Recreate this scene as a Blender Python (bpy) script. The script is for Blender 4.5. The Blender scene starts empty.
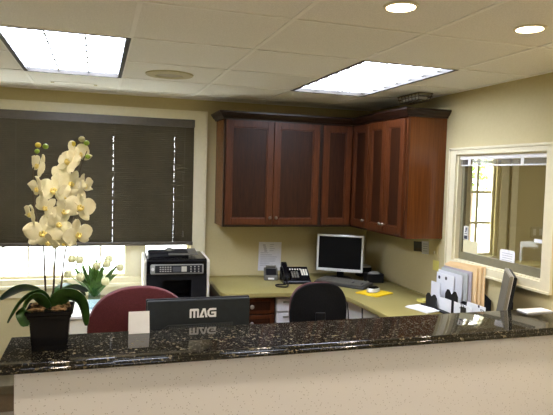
import bpy, bmesh, math, random
from mathutils import Vector, Matrix
random.seed(7)
SC = bpy.context.scene
COL = SC.collection
PI = math.pi

# ------------------------------------------------------------------ materials
def new_mat(name, color, rough=0.5, metal=0.0, spec=0.5, emit=None, estr=0.0, trans=0.0, alpha=1.0, coat=0.0, sheen=0.0):
    m = bpy.data.materials.new(name); m.use_nodes = True
    b = m.node_tree.nodes['Principled BSDF']
    b.inputs['Base Color'].default_value = (*color, 1)
    b.inputs['Roughness'].default_value = rough
    b.inputs['Metallic'].default_value = metal
    b.inputs['Specular IOR Level'].default_value = spec
    b.inputs['Transmission Weight'].default_value = trans
    b.inputs['Coat Weight'].default_value = coat
    b.inputs['Sheen Weight'].default_value = sheen
    if emit:
        b.inputs['Emission Color'].default_value = (*emit, 1)
        b.inputs['Emission Strength'].default_value = estr
    return m

def nodes(m):
    nt = m.node_tree
    return nt, nt.nodes, nt.links, nt.nodes['Principled BSDF']

def noise_mix(m, c1, c2, scale=20, detail=4, stretch=(1, 1, 1), lo=0.35, hi=0.65, bump=0.0, rough=0.6, dist=0.0):
    nt, N, L, b = nodes(m)
    tc = N.new('ShaderNodeTexCoord'); mp = N.new('ShaderNodeMapping')
    mp.inputs['Scale'].default_value = stretch
    nz = N.new('ShaderNodeTexNoise'); nz.inputs['Scale'].default_value = scale
    nz.inputs['Detail'].default_value = detail; nz.inputs['Roughness'].default_value = rough
    nz.inputs['Distortion'].default_value = dist
    cr = N.new('ShaderNodeValToRGB')
    cr.color_ramp.elements[0].position = lo; cr.color_ramp.elements[0].color = (*c1, 1)
    cr.color_ramp.elements[1].position = hi; cr.color_ramp.elements[1].color = (*c2, 1)
    L.new(tc.outputs['Object'], mp.inputs['Vector']); L.new(mp.outputs['Vector'], nz.inputs['Vector'])
    L.new(nz.outputs['Fac'], cr.inputs['Fac']); L.new(cr.outputs['Color'], b.inputs['Base Color'])
    if bump:
        bp = N.new('ShaderNodeBump'); bp.inputs['Strength'].default_value = bump; bp.inputs['Distance'].default_value = 0.004
        L.new(nz.outputs['Fac'], bp.inputs['Height']); L.new(bp.outputs['Normal'], b.inputs['Normal'])
    return m

def simple(name, color, rough=0.5, var=0.06, scale=30, **k):
    m = new_mat(name, color, rough, **k)
    c1 = tuple(c * (1 - var) for c in color); c2 = tuple(min(1, c * (1 + var)) for c in color)
    return noise_mix(m, c1, c2, scale)

M = {}
M['wall'] = noise_mix(new_mat('wall_paint', (.5, .43, .25), .75, spec=.25), (.545, .465, .25), (.565, .485, .265), 60, bump=.05)
M['hall'] = noise_mix(new_mat('hall_paint', (.42, .35, .19), .8, spec=.2), (.41, .34, .14), (.43, .36, .155), 60)
M['trim'] = simple('trim_paint', (.79, .725, .50), .4, .02)
M['tile'] = noise_mix(new_mat('ceiling_tile', (.7, .67, .6), .95, spec=.1), (.76, .74, .69), (.90, .88, .83), 170, 6, bump=.35, lo=.3, hi=.6)
M['grid'] = simple('grid_paint', (.92, .90, .85), .5, .01)
M['gridshade'] = M['grid']
M['carpet'] = noise_mix(new_mat('carpet', (.15, .11, .06), 1, spec=.05), (.22, .17, .105), (.34, .275, .18), 250, 4, bump=.6)
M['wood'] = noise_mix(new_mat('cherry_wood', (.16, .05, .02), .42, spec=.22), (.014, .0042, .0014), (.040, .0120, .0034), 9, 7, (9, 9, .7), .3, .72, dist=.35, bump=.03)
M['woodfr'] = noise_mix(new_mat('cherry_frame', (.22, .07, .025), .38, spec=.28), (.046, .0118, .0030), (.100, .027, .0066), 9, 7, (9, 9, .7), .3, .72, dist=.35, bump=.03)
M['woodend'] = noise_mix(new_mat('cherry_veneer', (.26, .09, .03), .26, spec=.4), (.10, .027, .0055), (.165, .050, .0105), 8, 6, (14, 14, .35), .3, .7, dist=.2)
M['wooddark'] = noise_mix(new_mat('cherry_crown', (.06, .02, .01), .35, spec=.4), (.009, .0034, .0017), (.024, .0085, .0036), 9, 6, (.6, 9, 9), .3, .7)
M['wooddark2'] = M['wooddark']
M['laminate'] = noise_mix(new_mat('laminate', (.46, .41, .21), .38, spec=.4), (.300, .248, .080), (.338, .283, .100), 220, 3)
M['lamedge'] = simple('laminate_edge', (.36, .30, .10), .4, .03)
M['black'] = simple('black_plastic', (.008, .008, .009), .5, .2, spec=.25)
M['gloss'] = simple('black_gloss', (.005, .005, .006), .22, .1, spec=.3)
M['screen'] = simple('screen', (.004, .004, .004), .35, .1, spec=.12)
M['slate'] = simple('slate_plastic', (.020, .024, .027), .5, .1, spec=.3)
M['slate2'] = simple('slate_vent', (.05, .058, .062), .5, .1)
M['grey'] = simple('grey_plastic', (.115, .107, .085), .45, .08)
M['midgrey'] = simple('mid_grey_plastic', (.28, .27, .23), .45, .08)
M['kbd'] = simple('keyboard_plastic', (.030, .028, .022), .45, .08)
M['key'] = simple('key_plastic', (.15, .14, .11), .5, .1)
M['silver'] = simple('silver_plastic', (.66, .65, .60), .32, .03, metal=.15)
M['metal'] = simple('brushed_metal', (.62, .58, .5), .28, .05, metal=.9)
M['pewter'] = simple('pewter', (.22, .18, .13), .35, .05, metal=.8)
M['brownbox'] = simple('brown_board', (.13, .085, .04), .7, .1)
M['brownlid'] = simple('brown_lid', (.10, .075, .035), .65, .1)
M['alu'] = simple('olive_aluminium', (.26, .235, .15), .4, .05, metal=.3)
M['backsil'] = simple('silver_back', (.30, .275, .215), .3, .05, metal=.5)
M['white'] = simple('white_plastic', (.82, .80, .74), .4, .02)
M['ivory'] = simple('ivory_plastic', (.74, .70, .56), .45, .02)
M['paper'] = simple('paper', (.84, .85, .87), .8, .02)
M['paperb'] = simple('blue_white_paper', (.72, .72, .74), .8, .02)
M['papery'] = simple('pale_yellow_paper', (.80, .74, .46), .8, .02)
M['yellow'] = simple('yellow_paper', (.70, .63, .16), .7, .03)
M['pad'] = simple('yellow_pad', (.85, .58, .01), .6, .04)
M['manila'] = simple('manila_card', (.86, .62, .32), .75, .03)
M['lilac'] = simple('lilac_card', (.46, .41, .44), .75, .03)
M['teal'] = simple('grey_teal_card', (.48, .50, .47), .75, .03)
M['ink'] = simple('ink', (.05, .05, .055), .7, .1)
M['inkgrey'] = simple('faint_ink', (.42, .42, .45), .8, .05)
M['burg'] = noise_mix(new_mat('burgundy_fabric', (.11, .02, .022), .9, spec=.15, sheen=.15), (.075, .016, .017), (.14, .03, .031), 280, 3, bump=.3)
M['blackfab'] = noise_mix(new_mat('black_shell', (.012, .012, .012), .7, spec=.12), (.006, .006, .006), (.011, .010, .010), 150, 3, bump=.1)
M['leaf'] = noise_mix(new_mat('leaf', (.03, .10, .015), .38, spec=.3), (.016, .050, .009), (.048, .118, .020), 14, 3, (1, 1, 1))
M['leaf2'] = noise_mix(new_mat('leaf_light', (.06, .16, .02), .5, spec=.3), (.045, .12, .015), (.09, .2, .03), 30, 3)
M['stem'] = simple('stem', (.055, .035, .018), .6, .2)
M['stemg'] = simple('green_stem', (.09, .16, .03), .6, .2)
M['petal'] = noise_mix(new_mat('petal', (.84, .76, .46), .6, spec=.2), (.78, .74, .50), (.86, .83, .62), 40, 3)
M['petal'].node_tree.nodes['Principled BSDF'].inputs['Subsurface Weight'].default_value = 0.0
M['lip'] = simple('orchid_lip', (.82, .68, .22), .5, .15)
M['bloom'] = simple('white_bloom', (.74, .70, .36), .6, .05)
M['budg'] = simple('green_bud', (.24, .38, .03), .5, .15)
M['budy'] = simple('yellow_bud', (.60, .50, .05), .5, .15)
M['budp'] = simple('pale_bud', (.55, .55, .30), .5, .1)
M['bark'] = simple('bark_chips', (.20, .12, .05), .9, .4, 80)
M['rust'] = simple('dark_bronze', (.04, .034, .024), .4, .1)
M['beige'] = simple('beige_plastic', (.52, .46, .27), .5, .04)
M['speaker'] = simple('grille', (.44, .40, .29), .7, .08)
M['wire'] = simple('wire', (.10, .08, .05), .4, .1)
M['tree'] = noise_mix(new_mat('outdoor_leaves', (.16, .34, .03), .6), (.10, .26, .015), (.26, .46, .06), 6, 2)
M['trunk'] = simple('trunk', (.12, .08, .05), .9, .3)
M['drive'] = simple('concrete', (.8, .8, .78), .9, .05)
M['carwhite'] = simple('white_car_paint', (.85, .86, .88), .3, .02)
M['carglass'] = simple('car_window', (.45, .52, .60), .2, .03)
M['tyre'] = simple('tyre', (.03, .03, .03), .8, .2)
M['siding'] = simple('pale_siding', (.85, .84, .82), .8, .03)

# blind: opaque brown slats
M['blind'] = simple('blind_slat', (.064, .051, .026), .5, .10, 8)
M['blindrail'] = simple('blind_rail', (.085, .07, .05), .4, .08)
M['silverslat'] = simple('silver_slat', (.55, .55, .55), .25, .05, metal=.6)

def granite():
    m = new_mat('granite', (.01, .01, .01), .045, spec=.42)
    nt, N, L, b = nodes(m)
    tc = N.new('ShaderNodeTexCoord')
    v = N.new('ShaderNodeTexVoronoi'); v.inputs['Scale'].default_value = 95; v.inputs['Randomness'].default_value = 1
    n = N.new('ShaderNodeTexNoise'); n.inputs['Scale'].default_value = 42; n.inputs['Detail'].default_value = 6; n.inputs['Roughness'].default_value = .7
    n2 = N.new('ShaderNodeTexNoise'); n2.inputs['Scale'].default_value = 150; n2.inputs['Detail'].default_value = 3
    for t in (v, n, n2): L.new(tc.outputs['Object'], t.inputs['Vector'])
    r1 = N.new('ShaderNodeValToRGB'); e = r1.color_ramp.elements
    e[0].position = .0; e[0].color = (.006, .006, .005, 1); e[1].position = .56; e[1].color = (.010, .009, .007, 1)
    x = e.new(.64); x.color = (.032, .027, .018, 1); x = e.new(.76); x.color = (.12, .105, .065, 1)
    L.new(n.outputs['Fac'], r1.inputs['Fac'])
    r2 = N.new('ShaderNodeValToRGB'); e = r2.color_ramp.elements
    e[0].position = .60; e[0].color = (0, 0, 0, 1); e[1].position = .70; e[1].color = (.17, .15, .11, 1)
    L.new(n2.outputs['Fac'], r2.inputs['Fac'])
    sep = N.new('ShaderNodeSeparateColor'); L.new(v.outputs['Color'], sep.inputs['Color'])
    r3 = N.new('ShaderNodeValToRGB'); r3.color_ramp.interpolation = 'CONSTANT'
    e = r3.color_ramp.elements; e[0].position = 0; e[0].color = (0, 0, 0, 1); e[1].position = .93; e[1].color = (.09, .075, .045, 1)
    L.new(sep.outputs['Red'], r3.inputs['Fac'])
    a1 = N.new('ShaderNodeMix'); a1.data_type = 'RGBA'; a1.blend_type = 'ADD'; a1.inputs[0].default_value = 1
    a2 = N.new('ShaderNodeMix'); a2.data_type = 'RGBA'; a2.blend_type = 'ADD'; a2.inputs[0].default_value = 1
    L.new(r1.outputs['Color'], a1.inputs[6]); L.new(r2.outputs['Color'], a1.inputs[7])
    L.new(a1.outputs[2], a2.inputs[6]); L.new(r3.outputs['Color'], a2.inputs[7])
    L.new(a2.outputs[2], b.inputs['Base Color'])
    return m
M['granite'] = granite()

def quartz():
    m = new_mat('speckled_panel', (.8, .76, .7), .5, spec=.3)
    nt, N, L, b = nodes(m)
    tc = N.new('ShaderNodeTexCoord')
    base = (.76, .735, .70, 1)
    prev = None
    for sc, thr, colr in ((62, .955, (.27, .22, .17, 1)), (150, .93, (.46, .42, .37, 1)), (38, .975, (.14, .11, .08, 1))):
        v = N.new('ShaderNodeTexVoronoi'); v.inputs['Scale'].default_value = sc
        L.new(tc.outputs['Object'], v.inputs['Vector'])
        sep = N.new('ShaderNodeSeparateColor'); L.new(v.outputs['Color'], sep.inputs['Color'])
        g = N.new('ShaderNodeMath'); g.operation = 'GREATER_THAN'; g.inputs[1].default_value = thr
        L.new(sep.outputs['Green'], g.inputs[0])
        d = N.new('ShaderNodeMath'); d.operation = 'LESS_THAN'; d.inputs[1].default_value = .30
        L.new(v.outputs['Distance'], d.inputs[0])
        k = N.new('ShaderNodeMath'); k.operation = 'MULTIPLY'; L.new(g.outputs[0], k.inputs[0]); L.new(d.outputs[0], k.inputs[1])
        mx = N.new('ShaderNodeMix'); mx.data_type = 'RGBA'; L.new(k.outputs[0], mx.inputs[0])
        if prev is None: mx.inputs[6].default_value = base
        else: L.new(prev, mx.inputs[6])
        mx.inputs[7].default_value = colr
        prev = mx.outputs[2]
    L.new(prev, b.inputs['Base Color'])
    return m
M['quartz'] = quartz()

def glass_mat(name, tint=(1, 1, 1), refl=.06):
    m = bpy.data.materials.new(name); m.use_nodes = True
    nt = m.node_tree; N = nt.nodes; L = nt.links; N.clear()
    o = N.new('ShaderNodeOutputMaterial'); t = N.new('ShaderNodeBsdfTransparent'); t.inputs['Color'].default_value = (*tint, 1)
    g = N.new('ShaderNodeBsdfGlossy'); g.inputs['Roughness'].default_value = .02
    f = N.new('ShaderNodeFresnel'); f.inputs['IOR'].default_value = 1.45
    mx = N.new('ShaderNodeMixShader')
    ge = N.new('ShaderNodeNewGeometry'); iv = N.new('ShaderNodeMath'); iv.operation = 'SUBTRACT'; iv.inputs[0].default_value = 1
    L.new(ge.outputs['Backfacing'], iv.inputs[1])
    mu = N.new('ShaderNodeMath'); mu.operation = 'MULTIPLY'; L.new(f.outputs[0], mu.inputs[0]); L.new(iv.outputs[0], mu.inputs[1])
    L.new(mu.outputs[0], mx.inputs[0]); L.new(t.outputs[0], mx.inputs[1]); L.new(g.outputs[0], mx.inputs[2]); L.new(mx.outputs[0], o.inputs['Surface'])
    return m
M['glass'] = glass_mat('window_glass', (.96, .97, .96))
M['vase'] = glass_mat('vase_glass', (.80, .88, .92))
M['lamp'] = new_mat('troffer_lens', (.9, .9, .86), .4, emit=(.92, 1.0, 1.25), estr=6.4)
M['lamp2'] = new_mat('troffer_lens_dim', (.9, .9, .86), .4, emit=(.92, 1.0, 1.22), estr=5.0)  # same lens with weaker emission, set to balance the room light
M['down'] = new_mat('downlight_lens', (.9, .8, .7), .4, emit=(1.0, .74, .50), estr=14.0)
M['louver'] = simple('louver_blade', (.22, .22, .18), .5, .05)
M['guardlamp'] = new_mat('frosted_lens', (.72, .72, .68), .35)
M['lcd'] = simple('lcd_panel', (.48, .46, .36), .3, .04)

# ------------------------------------------------------------------ mesh builder
class MB:
    def __init__(s): s.bm = bmesh.new()
    def _v(s, pts): return [s.bm.verts.new(p) for p in pts]
    def box(s, x0, x1, y0, y1, z0, z1, mat4=None, bevel=0):
        t = bmesh.new()
        vs = [t.verts.new((x, y, z)) for z in (z0, z1) for y in (y0, y1) for x in (x0, x1)]
        for f in ((0, 2, 3, 1), (4, 5, 7, 6), (0, 1, 5, 4), (2, 6, 7, 3), (0, 4, 6, 2), (1, 3, 7, 5)):
            t.faces.new([vs[i] for i in f])
        if bevel: bmesh.ops.bevel(t, geom=t.edges[:], offset=bevel, segments=2, profile=.5, affect='EDGES')
        return s.merge(t, mat4)
    def merge(s, t, mat4=None):
        if mat4 is not None: t.transform(mat4)
        me = bpy.data.meshes.new('t'); t.to_mesh(me); t.free(); s.bm.from_mesh(me); bpy.data.meshes.remove(me); return s
    def prism(s, poly, axis, a, b, bevel=0, mat4=None):
        # poly in the two other axes (x,y,z order), extruded along axis from a to b
        t = bmesh.new()
        def P(u, v, w):
            return {0: (w, u, v), 1: (u, w, v), 2: (u, v, w)}[axis]
        A = [t.verts.new(P(u, v, a)) for u, v in poly]; B = [t.verts.new(P(u, v, b)) for u, v in poly]
        n = len(poly); t.faces.new(A[::-1]); t.faces.new(B)
        for i in range(n): t.faces.new([A[i], A[(i + 1) % n], B[(i + 1) % n], B[i]])
        bmesh.ops.recalc_face_normals(t, faces=t.faces[:])
        if bevel: bmesh.ops.bevel(t, geom=t.edges[:], offset=bevel, segments=2, profile=.5, affect='EDGES')
        return s.merge(t, mat4)
    def lathe(s, prof, c=(0, 0, 0), seg=24, axis='z', mat4=None):
        t = bmesh.new(); rings = []
        for r, h in prof:
            ring = []
            for i in range(seg):
                a = 2 * PI * i / seg
                p = (r * math.cos(a), r * math.sin(a), h)
                if axis == 'x': p = (p[2], p[0], p[1])
                if axis == 'y': p = (p[0], p[2], p[1])
                ring.append(t.verts.new((p[0] + c[0], p[1] + c[1], p[2] + c[2])))
            rings.append(ring)
        for k in range(len(rings) - 1):
            for i in range(seg):
                t.faces.new([rings[k][i], rings[k][(i + 1) % seg], rings[k + 1][(i + 1) % seg], rings[k + 1][i]])
        t.faces.new(rings[0][::-1]); t.faces.new(rings[-1])
        bmesh.ops.remove_doubles(t, verts=t.verts[:], dist=1e-6)
        bmesh.ops.recalc_face_normals(t, faces=t.faces[:])
        return s.merge(t, mat4)
    def tube(s, pts, r, seg=8, r2=None):
        pts = [Vector(p) for p in pts]; t = bmesh.new(); rings = []
        n = len(pts)
        up = Vector((0, 0, 1))
        for k, p in enumerate(pts):
            d = (pts[min(k + 1, n - 1)] - pts[max(k - 1, 0)]).normalized()
            u = up if abs(d.dot(up)) < .95 else Vector((1, 0, 0))
            a = d.cross(u).normalized(); b = d.cross(a).normalized()
            rr = r if r2 is None else r + (r2 - r) * k / (n - 1)
            rings.append([t.verts.new(p + a * rr * math.cos(2 * PI * i / seg) + b * rr * math.sin(2 * PI * i / seg)) for i in range(seg)])
        for k in range(n - 1):
            for i in range(seg): t.faces.new([rings[k][i], rings[k][(i + 1) % seg], rings[k + 1][(i + 1) % seg], rings[k + 1][i]])
        t.faces.new(rings[0][::-1]); t.faces.new(rings[-1])
        bmesh.ops.recalc_face_normals(t, faces=t.faces[:])
        return s.merge(t)
    def ball(s, c, rx, ry=None, rz=None, seg=14):
        t = bmesh.new(); bmesh.ops.create_uvsphere(t, u_segments=seg, v_segments=max(6, seg // 2 + 1), radius=1)
        t.transform(Matrix.Translation(c) @ Matrix.Diagonal((rx, ry or rx, rz or rx, 1)))
        return s.merge(t)
    def grid(s, fn, nu, nv, thick=0.0):
        t = bmesh.new()
        V = [[t.verts.new(fn(i / nu, j / nv)) for j in range(nv + 1)] for i in range(nu + 1)]
        for i in range(nu):
            for j in range(nv): t.faces.new([V[i][j], V[i + 1][j], V[i + 1][j + 1], V[i][j + 1]])
        if thick:
            bmesh.ops.recalc_face_normals(t, faces=t.faces[:])
            bmesh.ops.solidify(t, geom=t.faces[:], thickness=thick)
        return s.merge(t)
    def build(s, name, mat, parent=None, smooth=False, loc=None, mat4=None):
        if mat4 is not None: s.bm.transform(mat4)
        me = bpy.data.meshes.new(name); s.bm.to_mesh(me); s.bm.free()
        me.materials.append(M[mat] if isinstance(mat, str) else mat)
        if smooth:
            for p in me.polygons: p.use_smooth = True
            try: me.set_sharp_from_angle(angle=math.radians(32))
            except Exception: pass
        o = bpy.data.objects.new(name, me); COL.objects.link(o)
        if parent is not None: o.parent = parent
        if loc: o.location = loc
        return o

def tag(o, label, cat, group=None, kind=None):
    o['label'] = label; o['category'] = cat
    if group: o['group'] = group
    if kind: o['kind'] = kind
    return o
def thing(name, label, cat, loc=(0, 0, 0), rz=0.0, group=None, rot=None):
    o = bpy.data.objects.new(name, None); COL.objects.link(o); o.empty_display_size = .05
    o.location = loc; o.rotation_euler = rot or (0, 0, rz)
    return tag(o, label, cat, group)
def struct(mb, name, mat, smooth=False, parent=None):
    o = mb.build(name, mat, parent, smooth)
    if parent is None: o['kind'] = 'structure'
    return o
def rects_minus(x0, x1, z0, z1, holes):
    # split a rectangle around rectangular holes
    xs = sorted({x0, x1, *[h[0] for h in holes], *[h[1] for h in holes]}); out = []
    for a, b in zip(xs, xs[1:]):
        hs = sorted([(h[2], h[3]) for h in holes if h[0] <= a + 1e-6 and h[1] >= b - 1e-6]); z = z0
        for p, q in hs:
            if p > z: out.append((a, b, z, p))
            z = q
        if z < z1: out.append((a, b, z, z1))
    return out

# ------------------------------------------------------------------ dimensions
ZC = 2.44; XR = 2.477; XL = -2.2; YF = -7.2; XH = 5.6
CX0, CY1, MOD = -.4655, -.870, .61       # ceiling grid origin
WX0, WX1, WZ0, WZ1 = -1.60, .772, .905, 2.25      # back window opening
PY0, PY1, PZ0, PZ1 = -2.275, -1.405, 1.225, 1.985  # pass window opening in the right wall
HX0, HX1, HZ0, HZ1 = 3.545, 3.955, 1.02, 2.12       # outside window of the hall

# ------------------------------------------------------------------ room shell
m = MB()
for a, b, z0, z1 in rects_minus(XL - .15, XH, 0, ZC, [(WX0, WX1, WZ0, WZ1), (HX0, HX1, HZ0, HZ1)]):
    m.box(a, b, 0, .15, z0, z1)
struct(m, 'wall_back', 'wall')
m = MB()
for a, b, z0, z1 in rects_minus(YF, 0, 0, ZC, [(PY0, PY1, PZ0, PZ1)]):
    m.box(XR, XR + .12, a, b, z0, z1)
struct(m, 'wall_right', 'wall')
struct(MB().box(XL - .15, XL, YF, 0, 0, ZC), 'wall_left', 'wall')
struct(MB().box(XL - .15, XH + .1, YF - .15, YF, 0, ZC), 'wall_front', 'wall')
struct(MB().box(XH, XH + .1, YF, .15, 0, ZC), 'wall_hall', 'hall')
struct(MB().box(XL - .15, XH + .1, YF - .15, .15, -.1, 0), 'floor', 'carpet')
struct(MB().box(XL, .95, -.018, 0, 0, .15).box(XL, .95, -.022, -.018, .0, .02), 'baseboard_back', 'trim')
struct(MB().box(XL, XL + .018, YF, -.018, 0, .15), 'baseboard_left', 'trim')

troffers = [(0, -2), (3, -2), (1, -10), (3, -10), (1, -13), (3, -13)]    # (grid column, first row) measured in modules from the far tile edge
cells_out = set()
TR = []
for cx, ry in troffers:
    x0 = CX0 + cx * MOD; y1 = CY1 + (ry + 2) * MOD; y0 = y1 - 2 * MOD
    TR.append((x0, x0 + MOD, y0, y1))
hole = [(a + .012, b - .012, c + .012, d - .012) for a, b, c, d in TR]
m = MB()
for a, b, c, d in rects_minus(XL, XR, YF, 0, hole): m.box(a, b, c, d, ZC, ZC + .02)
m.box(XR + .12, XH, YF, 0, ZC, ZC + .02)
struct(m, 'ceiling', 'tile')
m = MB()
inT = lambda x, y: any(a - .001 <= x <= b + .001 and c - .001 <= y <= d + .001 for a, b, c, d in TR)
k = -6
while True:
    x = CX0 + k * MOD; k += 1
    if x < XL + .02: continue
    if x > XR - .02: break
    m.box(x - .010, x + .010, YF, 0, ZC - .004, ZC)
for k in range(-12, 3):
    y = CY1 + k * MOD
    if y < YF + .02 or y > -.1: continue
    xs = XL
    segs = [(XL, XR)]
    for a, b, c, d in TR:
        if c + .02 < y < d - .02:
            segs = [s2 for s1 in segs for s2 in ((s1[0], min(s1[1], a)), (max(s1[0], b), s1[1])) if s2[1] - s2[0] > .02]
    for a, b in segs: m.box(a, b, y - .009, y + .009, ZC - .004, ZC)
struct(m, 'trim_1', 'grid')
struct(MB().box(XL, XR, -.022, 0, ZC - .006, ZC).box(XR - .022, XR, YF, -.022, ZC - .006, ZC), 'trim_2', 'grid')

# ------------------------------------------------------------------ ceiling lights
names = {0: 'lit two by four ceiling light panel above the brown window blind',
         1: 'lit two by four ceiling light panel in front of the corner wall cabinets'}
for i, (x0, x1, y0, y1) in enumerate(TR):
    cx, cy = (x0 + x1) / 2, (y0 + y1) / 2; hx, hy = MOD / 2, MOD
    t = thing('ceiling_light', names.get(i, 'added ceiling light panel out of frame, brightening the waiting side'), 'ceiling light', (cx, cy, ZC), 0, 'fluorescent ceiling panels')  # unnamed panels are unseen, added to raise light at the counter front
    f = MB()
    for sx in (-1, 1):
        f.box(sx * hx - (.024 if sx > 0 else 0), sx * hx + (.024 if sx < 0 else 0), -hy, hy, -.006, .034)
    for sy in (-1, 1):
        f.box(-hx + .024, hx - .024, sy * hy - (.014 if sy > 0 else 0), sy * hy + (.014 if sy < 0 else 0), -.006, .034)
    f.build('frame', 'rust', t)
    MB().box(-hx + .024, hx - .024, -hy + .014, hy - .014, .022, .034).build('diffuser', 'lamp' if i == 0 else 'lamp2', t)
    g = MB()
    for k in range(1, 3):
        x = -hx + .024 + k * (2 * hx - .048) / 3; g.box(x - .004, x + .004, -hy + .014, hy - .014, .014, .022)
    for k in range(1, 7):
        y = -hy + .014 + k * (2 * hy - .028) / 7; g.box(-hx + .024, hx - .024, y - .004, y + .004, .012, .022)
    g.build('louver', 'louver', t)

dn = [(1.063, -3.019, 'round recessed downlight nearer the middle of the picture'), (1.701, -2.958, 'round recessed downlight nearest the right edge of the picture'),
      (-.20, -3.06, ''), (2.30, -2.9, ''), (-.25, -4.1, ''), (1.9, -4.1, '')]  # unlabelled entries are unseen, added to brighten the orchid and counter front
for i, (x, y, lb) in enumerate(dn):
    t = thing('downlight', lb or 'added round downlight out of frame, brightening the counter and orchid', 'downlight', (x, y, ZC), 0, 'recessed downlights')
    MB().lathe([(.052, 0), (.066, 0), (.064, -.006), (.054, -.008), (.052, 0)], seg=32).build('trim_ring', 'ivory', t, True)
    MB().lathe([(.0, -.001), (.0525, -.001), (.0525, -.004), (.0, -.006)], seg=32).build('lens', 'down', t, True)

# round speaker grille in the ceiling
t = thing('ceiling_speaker', 'round beige speaker ring flush in the ceiling tile between the two light panels', 'speaker', (.437, -1.155, ZC))
MB().lathe([(.085, -.002), (.155, -.002), (.150, -.010), (.095, -.016), (.085, -.010), (.085, -.002)], seg=40).build('ring', 'beige', t, True)
MB().lathe([(0, -.003), (.0855, -.003), (.0855, -.008), (0, -.008)], seg=40).build('grille', 'speaker', t, True)

# slot in the ceiling tile
t = thing('slot_vent', 'slim slot vent in the ceiling tile between the light panel and the brown blind', 'vent', (-.175, -.44, ZC))
MB().box(-.165, .165, -.028, .028, -.004, 0).build('frame', 'grid', t)
for s in (-1, 1): MB().box(s * .15 - .012, s * .15 + .012, -.014, .014, -.008, -.004).build('clip', 'beige', t)

# caged emergency lamp
t = thing('emergency_lamp', 'small caged emergency lamp on the ceiling above the wall cabinets', 'lamp', (2.285, -1.10, ZC))
MB().box(-.045, .045, -.15, .15, -.014, 0, bevel=.003).build('base', 'beige', t)
MB().box(-.044, .040, -.12, .12, -.045, -.014, bevel=.008).build('lens', 'guardlamp', t, True)
m = MB()
for z, e in ((-.006, .0), (-.030, .004), (-.056, .016)):
    a, b = .058 - e * .6, .155 - e
    m.tube([(-a, -b, z), (a, -b, z), (a, b, z), (-a, b, z), (-a, -b, z)], .0035, 6)
for y in (-.15, -.1, -.05, 0, .05, .1, .15):
    yy = y * .88
    m.tube([(-.058, y, -.004), (-.046, yy, -.056), (.046, yy, -.056), (.058, y, -.004)], .003, 6)
m.build('wire_guard', 'wire', t)

# ------------------------------------------------------------------ back window (structure) + blind
def frame_rect(m, x0, x1, z0, z1, w, y0, y1):
    m.box(x0, x0 + w, y0, y1, z0, z1); m.box(x1 - w, x1, y0, y1, z0, z1)
    m.box(x0 + w, x1 - w, y0, y1, z0, z0 + w); m.box(x0 + w, x1 - w, y0, y1, z1 - w, z1)
m = MB()
# casing
m.box(WX0 - .11, WX0, -.02, 0, WZ0 - .04, WZ1 + .085); m.box(WX1, WX1 + .13, -.02, 0, WZ0 - .04, WZ1 + .085)
m.box(WX0, WX1, -.02, 0, WZ1, WZ1 + .085)
m.box(WX0 - .11, WX1 + .13, -.028, -.02, WZ1 + .065, WZ1 + .085); m.box(WX1 + .112, WX1 + .13, -.028, -.02, WZ0 - .04, WZ1 + .065)
# stool, apron
m.box(WX0 - .13, WX1 + .15, -.055, 0, WZ0 - .075, WZ0 - .045, bevel=.006)
m.box(WX0 - .11, WX1 + .13, -.018, 0, WZ0 - .145, WZ0 - .075)
m.box(WX0, WX1, -.02, 0, WZ0 - .045, WZ0)
w1 = struct(m, 'window_1', 'trim')
m = MB()
mx0, mx1 = .222, .395        # mullion between the two sashes
frame_rect(m, WX0, WX1, WZ0, WZ1, .022, .03, .11)
m.box(mx0, mx1, .02, .12, WZ0, WZ1)
m.box(mx0 + .05, mx1 - .05, .005, .02, WZ0, WZ1)
for x in range(1, 9):
    xx = .213 - .188 * x
    if xx > WX0 + .03: m.box(xx - .007, xx + .007, .055, .075, WZ0, WZ1)
for z in (1.25, 1.6, 1.95): m.box(WX0, WX1, .056, .074, z - .008, z + .008)
struct(m, 'sash', 'trim', parent=w1)
struct(MB().box(WX0 + .02, mx0, .062, .066, WZ0 + .02, WZ1 - .02).box(mx1, WX1 - .02, .062, .066, WZ0 + .02, WZ1 - .02), 'pane', 'glass', parent=w1)

BX0, BX1 = WX0 - .01, .789
t = thing('window_blind', 'dark brown mini blind lowered over most of the back window', 'blind', (0, -.035, 2.25))
MB().box(BX0, BX1, -.014, .030, -.060, .006, bevel=.003).build('headrail', 'blindrail', t)
m = MB()
zt, zb = -.05, -1.045
n = 62
lad = [BX0 + .22, BX0 + .98, .118, .620]
for k in range(n):
    z = zt + (zb - zt) * (k + .5) / n; h = (zt - zb) / n
    segs = [[BX0 + .004, BX1 - .004]]
    for cx, skip in ((.1168, (25, 26, 27, 38, 39)), (.6185, (14, 30, 31, 32, 40))):
        if k > 5 and (k + (2 if cx > .5 else 0)) % 4 != 2 and k not in skip:
            a, b = segs.pop(); segs += [[a, cx - .0005], [cx + .0005, b]]
    for a, b in segs:
        # closed slat, slightly cupped, each overlapping the next
        P = [(-.003, z + h * .62), (.0035, z + h * .1), (.006, z - h * .62), (.005, z - h * .62), (.0022, z + h * .1), (-.004, z + h * .62)]
        m.prism(P, 0, a, b)
m.build('slats', 'blind', t)
MB().box(BX0, BX1, -.010, .016, -1.075, -1.045, bevel=.004).build('bottom_rail', 'blindrail', t)
for x in lad: MB().tube([(x + .010, -.006, -.05), (x + .010, -.006, -1.05)], .0009, 5).build('ladder_cord', 'blindrail', t)
m = MB().tube([(.705, -.014, -.04), (.70, -.016, -.95)], .0012, 5)
m.lathe([(.002, 0), (.006, -.008), (.007, -.05), (.003, -.055)], (.70, -.016, -.95), 10)
m.build('pull_cord', 'blindrail', t)

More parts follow.
